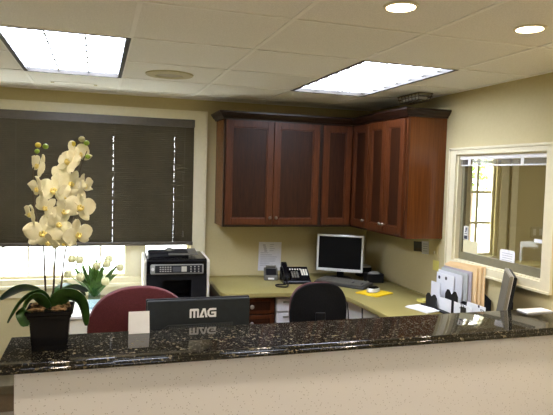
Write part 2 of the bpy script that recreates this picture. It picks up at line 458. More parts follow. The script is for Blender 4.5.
# ------------------------------------------------------------------ pass-through window in the right wall
m = MB()
cw = .075
def casing_x(m, xa, xb, y0, y1, z0, z1, w):
    m.box(xa, xb, y0 - w, y0, z0 - w * .85, z1 + w * .65); m.box(xa, xb, y1, y1 + w, z0 - w * .85, z1 + w * .65)
    m.box(xa, xb, y0, y1, z1, z1 + w * .65); m.box(xa, xb, y0, y1, z0 - w * .85, z0)
casing_x(m, XR - .018, XR, PY0, PY1, PZ0, PZ1, cw)
m.box(XR - .026, XR - .018, PY0 - cw, PY1 + cw, PZ1 + .034, PZ1 + .049)
m.box(XR - .026, XR - .018, PY0 - cw, PY1 + cw, PZ0 - .064, PZ0 - .05)
m.box(XR - .026, XR - .018, PY1 + cw - .014, PY1 + cw, PZ0 - .064, PZ1 + .049)
# jamb liner
for a, b, c, d in ((PY0, PY0 + .012, PZ0, PZ1), (PY1 - .012, PY1, PZ0, PZ1), (PY0, PY1, PZ0, PZ0 + .008), (PY0, PY1, PZ1 - .008, PZ1)):
    m.box(XR, XR + .12, a, b, c, d)
w2 = struct(m, 'window_2', 'trim')
m = MB()
xs0, xs1 = XR + .035, XR + .06
for a, b, c, d in ((PY0 + .012, PY0 + .030, PZ0 + .008, PZ1 - .008), (PY1 - .040, PY1 - .012, PZ0 + .008, PZ1 - .008), (PY0 + .03, PY1 - .04, PZ0 + .008, PZ0 + .062), (PY0 + .03, PY1 - .04, PZ1 - .03, PZ1 - .008)):
    m.box(xs0, xs1, a, b, c, d)
struct(m, 'sash', 'alu', parent=w2)
struct(MB().box(XR + .046, XR + .050, PY0 + .03, PY1 - .04, PZ0 + .062, PZ1 - .03), 'pane', 'glass', parent=w2)

t = thing('mini_blind', 'white mini blind raised tight against the top of the side window', 'blind', (XR + .018, (PY0 + PY1) / 2, PZ1 - .008))
hl = (PY1 - PY0) / 2 - .02
MB().box(-.012, .012, -hl, hl, -.028, 0, bevel=.002).build('headrail', 'white', t)
m = MB()
for k in range(6):
    m.box(-.011, .011, -hl + .006, hl - .006, -.0345 - k * .0055, -.0325 - k * .0055)
m.build('slats', 'silverslat', t)
MB().box(-.011, .011, -hl + .004, hl - .004, -.074, -.064, bevel=.002).build('bottom_rail', 'white', t)
for y in (hl - .11, -hl + .20): MB().box(-.015, -.0115, y - .014, y + .014, -.07, -.024, bevel=.001).build('bracket', 'white', t)

# notices taped on the pass window (room side of the glass)
def glass_note(name, label, cat, y0, y1, z0, z1, mat, marks=None, r=0):
    t = thing(name, label, cat, (XR + .0445, (y0 + y1) / 2, (z0 + z1) / 2))
    hy, hz = abs(y1 - y0) / 2, (z1 - z0) / 2
    if r:
        poly = []
        for cy, cz, a0 in ((hy - r, hz - r, 0), (-hy + r, hz - r, 90), (-hy + r, -hz + r, 180), (hy - r, -hz + r, 270)):
            for k in range(5):
                a = math.radians(a0 + k * 22.5); poly.append((cy + r * math.cos(a), cz + r * math.sin(a)))
        MB().prism(poly, 0, -.001, .001).build('sheet', mat, t)
    else: MB().box(-.001, .001, -hy, hy, -hz, hz).build('sheet', mat, t)
    if marks:
        m = MB()
        for a, b, c, d in marks: m.box(-.0016, -.001, a * hy, b * hy, c * hz, d * hz)
        m.build('print', 'inkgrey' if mat != 'white' else 'ink', t)
glass_note('paper_notice', 'pale yellow sheet taped to the lower left of the side window', 'notice', -1.62, -1.452, 1.288, 1.375, 'papery')
glass_note('paper_notice', 'white round-cornered notice taped low in the middle of the side window', 'notice', -1.985, -1.845, 1.262, 1.362, 'paper',
           [(-.7, .7, .5, .56), (-.7, .7, .2, .26), (-.7, .6, -.1, -.04), (-.7, .7, -.4, -.34)], r=.018)
glass_note('window_sticker', 'white sticker with dark marks on the left edge of the side window', 'sticker', -1.505, -1.452, 1.378, 1.475, 'white',
           [(-.4, .2, .35, .8), (-.2, .4, .1, .3), (-.5, .5, -.15, -.05), (-.7, .7, -.9, -.4)])
glass_note('window_sticker', 'narrow white strip sticker on the right side of the side window', 'sticker', -2.232, -2.145, 1.440, 1.462, 'paper')

# ------------------------------------------------------------------ hall beyond
m = MB()
frame_rect(m, HX0 - .09, HX1 + .13, HZ0 - .09, HZ1 + .09, .09, -.02, 0)
w3 = struct(m, 'window_3', 'trim')
m = MB()
frame_rect(m, HX0, HX1, HZ0, HZ1, .03, .03, .10)
xm = (HX0 + HX1) / 2 + .01
m.box(xm - .016, xm + .016, .05, .08, HZ0, HZ1)
for z in (1.365, 1.685, 2.0): m.box(HX0, HX1, .052, .078, z - .014, z + .014)
struct(m, 'sash', 'trim', parent=w3)
struct(MB().box(HX0 + .02, HX1 - .02, .063, .067, HZ0 + .02, HZ1 - .02), 'pane', 'glass', parent=w3)
struct(MB().box(4.12, 4.20, -.03, 0, 0, 2.44), 'trim_3', 'trim')
t = thing('wall_outlet', 'pale double outlet plate on the hall wall behind the side window', 'outlet', (4.50, 0, 1.27))
MB().box(-.085, .085, -.008, 0, -.058, .058, bevel=.003).build('plate', 'beige', t)
for x in (-.04, .04): MB().box(x - .018, x + .018, -.011, -.008, -.035, .035).build('socket', 'ivory', t)
# chair top and a box in the hall
t = thing('hall_chair', 'black rounded chair back seen low through the side window', 'chair', (4.72, -.72, 0))
def shell(w, h, d, z0, curve=.03, e=2.6, n=20):
    # rounded superellipse cushion facing -y, width w, height h
    def fn(mb, y0, y1):
        poly = []
        for i in range(n * 2):
            a = PI * i / n; c, s = math.cos(a), math.sin(a)
            poly.append((w / 2 * math.copysign(abs(c) ** (2 / e), c), z0 + h / 2 + h / 2 * math.copysign(abs(s) ** (2 / e), s)))
        mb.prism(poly, 1, y0, y1, bevel=min(.012, d * .3)); return mb
    mb = MB(); fn(mb, -d / 2, d / 2)
    for v in mb.bm.verts: v.co.y += curve * (2 * v.co.x / w) ** 2
    return mb
shell(.46, .50, .06, .50, -.03).build('backrest', 'blackfab', t, True)
MB().box(-.23, .23, 0.03, .5, .40, .46, bevel=.02).build('seat', 'blackfab', t, True)
for sx in (-1, 1):
    for y in (.06, .44): MB().tube([(sx * .2, y, .41), (sx * .21, y, 0)], .012, 8).build('leg', 'black', t)
t = thing('hall_cabinet', 'low tan cabinet standing in the hall behind the side window', 'cabinet', (4.20, -.22, 0))
MB().box(-.22, .20, -.18, .18, .06, .98, bevel=.006).build('body', 'hall', t)
MB().box(-.21, -.01, -.195, -.18, .08, .96).build('door', 'hall', t); MB().box(.0, .19, -.195, -.18, .08, .96).build('door', 'hall', t)
MB().box(-.21, .19, -.16, .17, 0, .06).build('plinth', 'black', t)

# outdoors beyond the windows
struct(MB().box(-12, 40, .16, 60, -.35, -.05), 'ground', 'drive')
def tree(x, y, h, r, nleaf, label, seed):
    rnd = random.Random(seed)
    t = thing('tree', label, 'tree', (x, y, -.05), 0, 'trees outside')
    m = MB().tube([(0, 0, 0), (.05, 0, h * .35), (-.03, .05, h * .7)], .11, 8, .05)
    for k in range(6):
        a = k * 1.05; m.tube([(0, .02, h * .45 + .1 * k), (r * .4 * math.cos(a), r * .4 * math.sin(a), h * .6 + .1 * k), (r * .75 * math.cos(a), r * .75 * math.sin(a), h * .68 + .12 * k)], .035, 6, .012)
    m.build('trunk', 'trunk', t)
    m = MB(); bm = m.bm
    for k in range(nleaf):
        a = rnd.uniform(0, 2 * PI); e = rnd.uniform(-1, 1); q = rnd.random() ** .45 * r
        c = Vector((q * math.cos(a) * math.sqrt(1 - e * e), q * math.sin(a) * math.sqrt(1 - e * e), h * .72 + q * e * .9))
        u = Vector((rnd.uniform(-1, 1), rnd.uniform(-1, 1), rnd.uniform(-1, 1))).normalized()
        v = u.orthogonal().normalized(); L = rnd.uniform(.09, .19)
        vs = [bm.verts.new(c + u * L * p + v * L * s) for p, s in ((0, 0), (.45, .32), (1, 0), (.45, -.32))]
        bm.faces.new(vs)
    m.build('foliage', 'tree', t)
tree(10.55, 9.4, 4.2, 1.75, 3600, 'leafy green tree outside the side window', 3)
# pale parked car
t = thing('car', 'white car parked outside beyond the side window', 'car', (12.2, 11.4, -.05), math.radians(-20))
P = [(-2.1, .35), (-2.1, .75), (-1.95, .92), (-1.1, 1.0), (-.55, 1.42), (.75, 1.46), (1.45, 1.02), (2.05, .95), (2.15, .6), (2.1, .35)]
MB().prism(P, 1, -.85, .85, bevel=.05).build('body', 'carwhite', t, True)
MB().prism([(-.98, 1.02), (-.5, 1.37), (.1, 1.39), (.1, 1.02)], 1, -.862, .862).build('window', 'carglass', t)
MB().prism([(.16, 1.02), (.16, 1.39), (.7, 1.40), (1.25, 1.04)], 1, -.862, .862).build('window', 'carglass', t)
for x in (-1.35, 1.35):
    for s in (-1, 1): MB().lathe([(.0, -.1), (.30, -.1), (.33, -.06), (.33, .06), (.30, .1), (0, .1)], (x, s * .78, .33), 24, 'y').build('wheel', 'tyre', t, True)
for s in (-1, 1): MB().box(-.92, -.74, s * .95 - .08, s * .95 + .08, 1.02, 1.16, bevel=.03).build('side_mirror', 'black', t, True)

# ------------------------------------------------------------------ wall cabinets
CZ0, CZ1 = 1.362, 2.275; CYF = -.34; CXF = 2.15; CX_L = .985; CY_E = -1.257
def shaker(parent, name, w, h, fn, knob=None):
    """door in local (u across, v up, d out) mapped by fn; frame + recessed panel + knob"""
    st = .055
    def bx(mb, u0, u1, v0, v1, d0, d1, bv=0):
        a = fn(u0, v0, d0); b = fn(u1, v1, d1)
        mb.box(min(a[0], b[0]), max(a[0], b[0]), min(a[1], b[1]), max(a[1], b[1]), min(a[2], b[2]), max(a[2], b[2]), bevel=bv); return mb
    f = MB()
    bx(f, 0, st, 0, h, 0, .02, .002); bx(f, w - st, w, 0, h, 0, .02, .002)
    bx(f, st, w - st, 0, st, 0, .02, .002); bx(f, st, w - st, h - st, h, 0, .02, .002)
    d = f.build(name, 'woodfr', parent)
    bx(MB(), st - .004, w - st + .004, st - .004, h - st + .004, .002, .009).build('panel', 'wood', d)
    b = MB()
    q = .008
    bx(b, st, st + q, st, h - st, .009, .014); bx(b, w - st - q, w - st, st, h - st, .009, .014)
    bx(b, st, w - st, st, st + q, .009, .014); bx(b, st, w - st, h - st - q, h - st, .009, .014)
    b.build('bead', 'woodfr', d)
    if knob:
        c = Vector(fn(knob[0], knob[1], .02)); o = Vector(fn(knob[0], knob[1], .021)) - c; o.normalize()
        k = MB().lathe([(.006, 0), (.005, .008), (.012, .014), (.014, .020), (.011, .026), (0, .028)], seg=16, mat4=Matrix.Translation(c) @ o.to_track_quat('Z', 'Y').to_matrix().to_4x4())
        k.build('knob', 'pewter', d, True)
    return d

cg = 'cherry wall cabinets in the corner'
# left two-door unit
xA0, xA1 = CX_L, 1.845
t = thing('wall_cabinet', 'wide two-door dark cherry wall cabinet nearest the brown blind', 'cabinet', (xA0, 0, CZ0), 0, cg)
wA = xA1 - xA0; hC = CZ1 - CZ0
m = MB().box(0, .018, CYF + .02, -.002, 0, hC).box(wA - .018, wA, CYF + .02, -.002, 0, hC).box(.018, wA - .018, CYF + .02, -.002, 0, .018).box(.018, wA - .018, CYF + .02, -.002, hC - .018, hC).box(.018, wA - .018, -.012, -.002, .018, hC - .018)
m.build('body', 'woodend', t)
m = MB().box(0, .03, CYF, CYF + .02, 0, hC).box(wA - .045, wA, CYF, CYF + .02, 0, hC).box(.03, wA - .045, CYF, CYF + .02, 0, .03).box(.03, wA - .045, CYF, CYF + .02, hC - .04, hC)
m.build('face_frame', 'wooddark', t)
dh = hC - .05; ww = (wA - .012 - .024 - .004) / 2
fA = lambda off: (lambda u, v, d: (off + u, CYF - d, .02 + v))
shaker(t, 'door', ww, dh, fA(.012), (ww - .025, .06))
shaker(t, 'door', ww, dh, fA(.012 + ww + .004), (.025, .06))
# corner unit
t = thing('wall_cabinet', 'dark cherry corner wall cabinet with doors meeting at the inside corner', 'cabinet', (xA1, 0, CZ0), 0, cg)
cxl = CXF - xA1; yB = -.665; wR = XR - xA1 - .002
m = MB().prism([(0.001, -.002), (0.001, CYF + .02), (cxl + .02, CYF + .02), (cxl + .02, yB + .001), (wR, yB + .001), (wR, -.002)], 2, 0, hC)
m.build('body', 'wood', t)
m = MB().box(0.001, .03, CYF, CYF + .02, 0, hC).box(cxl - .02, cxl + .02, CYF, CYF + .02, 0, hC).box(.03, cxl - .02, CYF, CYF + .02, 0, .03).box(.03, cxl - .02, CYF, CYF + .02, hC - .04, hC)
m.box(cxl, cxl + .02, yB, CYF, 0, .03).box(cxl, cxl + .02, yB, CYF, hC - .04, hC).box(cxl, cxl + .02, yB + .001, yB + .02, .03, hC - .04)
m.build('face_frame', 'wooddark', t)
shaker(t, 'door', cxl - .012 - .024, dh, fA(.010))
shaker(t, 'door', abs(yB - CYF) - .034, dh, lambda u, v, d: (cxl - d, CYF - .026 - u, .02 + v), (.262, .06))
# right two-door unit
t = thing('wall_cabinet', 'two-door dark cherry wall cabinet with bare end panel beside the side window', 'cabinet', (XR - .002, yB, CZ0), 0, cg)
L = yB - CY_E; dx = -(XR - .002 - CXF)
m = MB().box(dx + .02, 0, -.018, -.001, 0, hC).box(dx + .02, 0, -L + .018, -.018, 0, .018).box(dx + .02, 0, -L + .018, -.018, hC - .018, hC).box(-.01, 0, -L + .018, -.018, .018, hC - .018)
m.build('body', 'wood', t)
MB().box(dx + .02, 0, -L, -L + .018, -.004, hC).build('end_panel', 'woodend', t)
m = MB().box(dx, dx + .02, -.03, -.001, 0, hC).box(dx, dx + .02, -L, -L + .032, 0, hC).box(dx, dx + .02, -L + .032, -.03, 0, .03).box(dx, dx + .02, -L + .032, -.03, hC - .04, hC)
m.build('face_frame', 'woodfr', t)
wC = (L - .012 - .022 - .004) / 2
fC = lambda off: (lambda u, v, d: (dx - d, -off - u, .02 + v))
shaker(t, 'door', wC, dh, fC(.012), (wC - .025, .06))
shaker(t, 'door', wC, dh, fC(.012 + wC + .004), (.025, .06))
# crown moulding: swept profile along the L
def crown():
    prof = [(0, 0), (.012, 0), (.016, .012), (.030, .022), (.042, .040), (.050, .046), (.050, .060), (0, .060)]   # (out, up)
    z0 = CZ1 - .018
    # left return on the left side, back run, right run, near-end return; mitred at corners
    path = [(CX_L, -.002), (CX_L, CYF), (CXF, CYF), (CXF, CY_E), (XR - .002, CY_E)]
    dirs = []
    for a, b in zip(path, path[1:]):
        d = Vector((b[0] - a[0], b[1] - a[1])).normalized(); dirs.append(d)
    out = [Vector((d.y, -d.x)) for d in dirs]      # right-hand side of travel = outwards
    # check: first leg goes -y, outward must be -x
    m = MB(); rings = []
    for k, p in enumerate(path):
        if k == 0: o = out[0]
        elif k == len(path) - 1: o = out[-1]
        else: o = out[k - 1] + out[k]
        rings.append([m.bm.verts.new((p[0] + o.x * a, p[1] + o.y * a, z0 + b)) for a, b in prof])
    n = len(prof)
    for k in range(len(path) - 1):
        for i in range(n): m.bm.faces.new([rings[k][i], rings[k][(i + 1) % n], rings[k + 1][(i + 1) % n], rings[k + 1][i]])
    m.bm.faces.new(rings[0][::-1]); m.bm.faces.new(rings[-1])
    bmesh.ops.recalc_face_normals(m.bm, faces=m.bm.faces[:])
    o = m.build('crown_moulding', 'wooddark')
    tag(o, 'dark cherry crown moulding running along the top of the wall cabinets', 'moulding')
crown()

# ------------------------------------------------------------------ desk
DZ = .885; DT = .038
poly = [(.935, -.003), (.915, -.66), (.925, -.70), (.95, -.725), (.99, -.737), (1.40, -.765), (1.58, -.785), (1.70, -.825), (1.79, -.90), (1.835, -1.02), (1.845, -1.2), (1.86, -2.24), (XR - .002, -2.24), (XR - .002, -.003)]
t = thing('corner_desk', 'olive laminate L-shaped built-in desk top along the back and right walls', 'desk', (1.7, -.5, DZ - DT))
off = lambda P, s=1: [(x - 1.7, y + .5) for x, y in P]
m = MB().prism(off(poly), 2, 0, DT, bevel=.006); m.build('desktop', 'laminate', t, True)
m = MB().box(.94 - 1.7, XR - .022 - 1.7, .478, .497, DT, DT + .007).box(XR - .02 - 1.7, XR - .002 - 1.7, -1.7, .497, DT, DT + .007)
m.build('backsplash', 'lamedge', t)
MB().box(XR - .05 - 1.7, XR - .004 - 1.7, -1.72, -1.68, -(DZ - DT), -.001).box(1.88 - 1.7, XR - .05 - 1.7, -1.72, -1.69, -(DZ - DT), -.001).build('support_panel', 'lamedge', t)
MB().prism(off([(1.56, -.56), (1.74, -.66), (1.90, -.84), (1.955, -1.02), (1.97, -1.30), (1.97, -1.67), (1.985, -1.67), (1.985, -1.30), (1.97, -1.01), (1.912, -.83), (1.75, -.645), (1.565, -.545)]), 2, -(DZ - DT) + .05, -.001).build('modesty_panel', 'white', t)

# drawer pedestal
t = thing('drawer_cabinet', 'cherry drawer cabinet under the left end of the corner desk', 'cabinet', (1.148, -.36, 0))
wD, zt = .40, DZ - DT - .001
MB().box(-wD / 2, wD / 2, -.34, .30, .08, zt).build('body', 'wooddark', t)
MB().box(-wD / 2 + .01, wD / 2 - .01, -.29, .28, 0, .08).build('plinth', 'black', t)
zz = zt - .008
for hgt in (.135, .135, .22, .24):
    z0 = zz - hgt + .010
    d = MB().box(-wD / 2 + .012, wD / 2 - .012, -.358, -.341, z0, zz, bevel=.003).build('drawer', 'woodfr', t)
    MB().box(-wD / 2 + .045, wD / 2 - .045, -.360, -.3585, z0 + .028, zz - .028).build('panel', 'wood', d)
    MB().lathe([(.006, 0), (.005, -.010), (.014, -.016), (.017, -.024), (.013, -.031), (0, -.033)], (0, -.358, (z0 + zz) / 2), 16, 'y').build('knob', 'metal', d, True)
    zz -= hgt

# pale file pedestal and cables under the desk
t = thing('file_cabinet', 'pale grey file cabinet under the corner desk right of the cherry drawers', 'cabinet', (1.445, -.42, 0))
MB().box(-.09, .09, -.29, .30, .02, .838, bevel=.004).build('body', 'paperb', t)
for z0, z1 in ((.03, .40), (.41, .715), (.725, .832)):
    d = MB().box(-.085, .085, -.306, -.29, z0, z1, bevel=.004).build('drawer', 'paperb', t)
    MB().box(-.04, .04, -.314, -.306, z1 - .04, z1 - .025, bevel=.002).build('handle', 'midgrey', d)
cables = [[(1.86, -.93, .84), (1.89, -.97, .65), (1.84, -.96, .4), (1.80, -1.0, .006)],
          [(1.90, -1.12, .84), (1.88, -1.17, .65), (1.93, -1.15, .4), (1.90, -1.2, .006)], [(1.905, -1.36, .84), (1.935, -1.42, .7), (1.89, -1.36, .4), (1.92, -1.45, .006)], [(1.91, -1.50, .84), (1.90, -1.56, .7), (1.94, -1.50, .4), (1.92, -1.6, .006)]]
def bez(P, n=16):
    P = [Vector(p) for p in P]; out = []
    for i in range(n + 1):
        u = i / n; v = 1 - u
        out.append(P[0] * v ** 3 + P[1] * 3 * v * v * u + P[2] * 3 * v * u * u + P[3] * u ** 3)
    return out
for i, c in enumerate(cables):
    o = MB().tube(bez(c), .005, 6).build('power_cable', 'black')
    tag(o, 'black cable hanging in front of the white panel under the corner desk', 'cable', 'cables under the corner desk')

# ------------------------------------------------------------------ things on the corner desk
E1 = DZ + .0005
t = thing('computer_monitor', 'silver framed flat monitor with dark screen on the corner desk', 'monitor', (2.075, -.30, E1), math.radians(-32))
tilt = Matrix.Translation((0, -.02, .238)) @ Matrix.Rotation(math.radians(-4), 4, 'X')
W2, H2 = .207, .163
m = MB(); bz = .017
m.box(-W2, -W2 + bz, -.02, .012, -H2, H2, bevel=.003); m.box(W2 - bz, W2, -.02, .012, -H2, H2, bevel=.003)
m.box(-W2 + bz - .002, W2 - bz + .002, -.02, .012, H2 - bz, H2, bevel=.003); m.box(-W2 + bz - .002, W2 - bz + .002, -.02, .012, -H2, -H2 + .026, bevel=.003)
m.build('bezel', 'silver', t, mat4=tilt)
MB().box(-W2 + bz - .002, W2 - bz + .002, -.014, .0, -H2 + .024, H2 - bz + .002).build('screen', 'screen', t, mat4=tilt)
MB().box(-W2 + .004, W2 - .004, .012, .030, -H2 + .004, H2 - .004, bevel=.008).box(-.13, .13, .03, .05, -.10, .10, bevel=.01).build('back_shell', 'black', t, mat4=tilt)
MB().box(-.03, .03, .018, .05, .008, .18, bevel=.006).build('neck', 'black', t)
MB().lathe([(0, 0), (.11, 0), (.11, .006), (.095, .014), (0, .016)], (0, .02, 0), 32).build('base', 'black', t, True)
for x in (-.012, 0, .012): MB().box(x - .003, x + .003, -.0215, -.0195, -H2 + .010, -H2 + .015).build('button', 'grey', t, mat4=tilt)

# keyboard
t = thing('keyboard', 'dark grey keyboard lying in front of the desk monitor', 'keyboard', (2.0, -.55, E1), math.radians(-52))
MB().prism([(-.095, 0), (.095, 0), (.095, .032), (.085, .036), (-.085, .020), (-.095, .014)], 0, -.235, .235, bevel=.003).build('body', 'kbd', t, True)
m = MB()
sl = Matrix.Rotation(math.atan2(.016, .17), 4, 'X')
for r in range(6):
    y = -.065 + r * .026 + (.006 if r == 5 else 0)
    for c in range(21):
        x = -.215 + c * .0205
        if c in (15, 19) and r in (3, 2): continue
        if r == 0 and 4 <= c <= 8:
            if c == 6: m.box(x - .05, x + .05, y - .009, y + .009, .023 + y * .0 + (y + .085) * .094, .030 + (y + .085) * .094)
            continue
        zz = .021 + (y + .085) * .094
        m.box(x - .0075, x + .0075, y - .0085, y + .0085, zz, zz + .007)
m.build('keys', 'key', t)

# yellow pad + mouse
t = thing('mouse_pad', 'bright yellow square pad under the mouse on the corner desk', 'mouse pad', (2.10, -.925, E1), math.radians(28))
MB().box(-.115, .115, -.10, .10, 0, .010, bevel=.002).build('pad', 'pad', t)
t = thing('computer_mouse', 'silver and black mouse on the yellow pad', 'mouse', (2.10, -.905, E1 + .010), math.radians(-60))
t.scale = (1.25, 1.2, 1.15)
def mouse(z0, z1, k):
    def fn(u, v):
        a = 2 * PI * u; q = 1 - (1 - v) ** 2
        x = .034 * math.cos(a) * math.cos(v * PI / 2) ** .7; y = .058 * math.sin(a) * math.cos(v * PI / 2) ** .7
        return (x, y + (.004 * v), .004 + (.036) * math.sin(v * PI / 2))
    return fn
m = MB().grid(mouse(0, 0, 0), 28, 10).lathe([(0, 0), (.9, 0), (1.0, .003), (1.0, .004)], seg=28, mat4=Matrix.Diagonal((.034, .058, 1, 1)))
m.build('body', 'gloss', t, True)
def shellpart(a0, a1, v0, v1):
    def fn(u, v):
        a = a0 + (a1 - a0) * u; w = v0 + (v1 - v0) * v; k = math.cos(w * PI / 2) ** .7
        return (.0352 * math.cos(a) * k, .0592 * math.sin(a) * k + .004 * w, .004 + .037 * math.sin(w * PI / 2))
    return fn
MB().grid(shellpart(math.radians(-160), math.radians(60), .0, .46), 22, 8).build('silver_side', 'silver', t, True)

# black box with silver top, little white box
t = thing('desk_gadget', 'small black box with a silver domed top at the right wall behind the mouse', 'box', (2.325, -.47, E1), math.radians(-8))
MB().box(-.075, .075, -.06, .06, 0, .078, bevel=.006).build('body', 'black', t)
MB().ball((0, -.012, .076), .055, .042, .022).build('dome', 'midgrey', t, True)
t = thing('card_box', 'small black box with a white lid behind the monitor edge', 'box', (2.375, -.17, E1), 0)
MB().box(-.06, .06, -.05, .05, 0, .085, bevel=.004).build('body', 'black', t)
MB().box(-.055, .055, -.048, .048, .085, .100, bevel=.003).build('lid', 'white', t)

# desk telephone
t = thing('telephone', 'black desk telephone with its handset on the left and cord looping in front', 'telephone', (1.635, -.365, E1), math.radians(-8))
P = [(-.10, 0), (.10, 0), (.10, .115), (.085, .12), (-.09, .030), (-.10, .02)]
MB().prism(P, 0, -.125, .115, bevel=.004).build('body', 'gloss', t)
ang = math.atan2(.09, .175)
face = Matrix.Translation((0, -.0025, .075 + .003)) @ Matrix.Rotation(ang, 4, 'X')
m = MB()
for r in range(4):
    for c in range(3): m.box(-.035 + c * .022 - .008, -.035 + c * .022 + .008, -.055 + r * .022 - .007, -.055 + r * .022 + .007, 0, .005)
m.build('keypad', 'key', t, mat4=face)
m = MB()
for c in range(5): m.box(-.045 + c * .022 - .006, -.045 + c * .022 + .006, .045, .062, 0, .003)
m.build('label_strip', 'ivory', t, mat4=face)
m = MB()
for c in range(3):
    for r in range(4): m.box(.045 + c * .020, .060 + c * .020, -.030 + r * .022, -.012 + r * .022, 0, .003)
m.build('speed_dial', 'ivory', t, mat4=face)
m = MB()
hs = Matrix.Translation((-.095, 0, .088)) @ Matrix.Rotation(ang, 4, 'X')
m.box(-.022, .022, -.10, .10, .012, .034, bevel=.008); m.box(-.026, .026, .055, .112, -.012, .030, bevel=.009); m.box(-.026, .026, -.112, -.055, -.012, .030, bevel=.009)
m.build('handset', 'gloss', t, True, mat4=hs)
pts = []
P = [(-.095, -.10, .05), (-.10, -.17, .01), (-.13, -.24, .005), (-.20, -.21, .006), (-.19, -.14, .006), (-.12, -.135, .006), (-.105, -.09, .012)]
def catmull(P, n=8):
    P = [Vector(p) for p in P]; P = [P[0]] + P + [P[-1]]; out = []
    for i in range(1, len(P) - 2):
        for k in range(n):
            u = k / n
            out.append(.5 * ((2 * P[i]) + (-P[i - 1] + P[i + 1]) * u + (2 * P[i - 1] - 5 * P[i] + 4 * P[i + 1] - P[i + 2]) * u * u + (-P[i - 1] + 3 * P[i] - 3 * P[i + 1] + P[i + 2]) * u ** 3))
    out.append(P[-2]); return out
MB().tube([(p.x, p.y, max(p.z, .0065)) for p in catmull(P)], .0062, 8).build('cord', 'black', t, True)

# grey card terminal
t = thing('card_terminal', 'small grey desk device with a white label left of the telephone', 'device', (1.462, -.19, E1), math.radians(-14))
t.scale = (.84, .9, 1)
MB().prism([(-.085, 0), (.085, 0), (.085, .075), (.06, .095), (.02, .09), (-.075, .045), (-.085, .035)], 0, -.072, .072, bevel=.006).build('body', 'grey', t, True)
MB().box(-.032, .032, -.0868, -.085, .008, .024).build('label_plate', 'paper', t)
m = MB().tube([(-.058, .03, .085), (-.052, .03, .112), (.052, .03, .112), (.058, .03, .085)], .007, 8); m.build('paper_arch', 'midgrey', t, True)
MB().box(-.05, .05, .045, .06, .085, .105, bevel=.003).build('back_rest', 'grey', t)
MB().prism([(-.0775, .046), (.012, .0885), (.010, .0905), (-.0785, .049)], 0, -.052, .052).build('paper_window', 'black', t)
MB().box(-.045, .045, -.045, -.01, .0585, .0655, mat4=Matrix.Rotation(.2, 4, 'X')).build('display', 'midgrey', t)

# papers on walls
t = thing('wall_sheet', 'white printed sheet pinned to the back wall above the grey device', 'sheet', (1.506, -.0015, 1.062), math.radians(0), rot=(0, math.radians(1), 0))
MB().box(-.108, .108, -.001, .001, -.135, .128).build('sheet', 'paperb', t)
m = MB()
rn = random.Random(4)
for k in range(11):
    z = .105 - k * .019; a = -.09 + (.0 if k > 3 else .085)
    m.box(a, a + rn.uniform(.07, .165) * (1 if k > 3 else .45), -.0016, -.001, z - .0025, z + .0025)
for k in range(4): m.box(-.07 + k * .005, -.045 + k * .006, -.0016, -.001, .10 - k * .018 - .006, .10 - k * .018 + .006)
m.build('print', 'inkgrey', t)
def rwall(name, label, cat, y, z, hy, hz, mat, rot=0):
    t = thing(name, label, cat, (XR - .001, y, z), rot=(rot, 0, 0))
    MB().box(-.001, .0015, -hy, hy, -hz, hz).build('card', mat, t); return t
t = rwall('wall_photo', 'dark photo card stuck to the right wall under the cabinet', 'photo', -.925, 1.258, .062, .040, 'ink', math.radians(-5))
MB().box(-.0016, -.001, -.05, .05, -.034, -.012).build('print', 'stem', t)
t = rwall('wall_card', 'white card stuck beside the dark photo on the right wall', 'card', -1.033, 1.262, .048, .050, 'paperb', math.radians(-5))
m = MB()
for k in range(4): m.box(-.0016, -.001, -.034, .03, .028 - k * .018 - .003, .028 - k * .018 + .003)
m.build('print', 'inkgrey', t)
rwall('sticky_note', 'yellow sticky note on the right wall beside the side window trim', 'sticky note', -1.19, 1.145, .040, .038, 'yellow')
t = thing('light_switch', 'pale switch plate on the right wall above the yellow sticky note', 'switch', (XR, -1.175, 1.243))
MB().box(-.006, 0, -.032, .032, -.052, .052, bevel=.002).build('plate', 'wall', t)
MB().box(-.012, -.006, -.006, .006, -.012, .012).build('toggle', 'ivory', t)

# file sorter on the right run
t = thing('file_sorter', 'black stepped desk sorter on the right wing of the corner desk', 'file sorter', (2.36, -1.66, E1))
MB().box(-.10, .105, -.34, .32, 0, .012, bevel=.003).build('base', 'black', t)
for x, h, a, b in ((-.092, .105, .13, .26), (-.092, .07, -.33, -.22), (-.036, .158, -.03, .11), (.008, .10, -.22, .0), (.099, .17, -.20, .28)):
    c = (a + b) / 2; e = (b - a)
    P = [(a, .012), (b, .012), (b, h * .8), (b - .16 * e, h), (c + .22 * e, h), (c, h * .80), (c - .22 * e, h), (a + .16 * e, h), (a, h * .8)]
    MB().prism(P, 0, x - .003, x + .003).build('divider', 'black', t)
def sheet_item(name, label, cat, x, y0, y1, z0, z1, th, mat, group, lean=0.0, marks=None, slope=0.0):
    t = thing(name, label, cat, (x, (y0 + y1) / 2, z0), rot=(0, lean, 0), group=group)
    hy = abs(y1 - y0) / 2; h = z1 - z0
    MB().prism([(-hy, 0), (hy, 0), (hy, h), (-hy, h + slope)], 0, -th / 2, th / 2).build('sheet', mat, t)
    if marks:
        m = MB()
        for cy, cz, r in marks: m.lathe([(0, -.0006), (r, -.0006), (r, 0), (0, 0)], (-th / 2, cy, cz), 14, 'x')
        m.build('print', 'ink', t)
    return t
zb = E1 + .0125
F = 'papers and folders in the desk sorter'
sheet_item('manila_folder', 'manila folder against the wall, backmost in the sorter', 'folder', 2.452, -1.80, -1.40, zb, 1.212, .005, 'manila', F, 0, slope=.022)
sheet_item('manila_folder', 'manila folder second from the wall in the sorter', 'folder', 2.442, -1.775, -1.39, zb, 1.205, .005, 'manila', F, 0, slope=.022)
sheet_item('manila_folder', 'manila folder third from the wall, in front of the other two', 'folder', 2.431, -1.745, -1.38, zb, 1.198, .005, 'manila', F, 0, slope=.02)
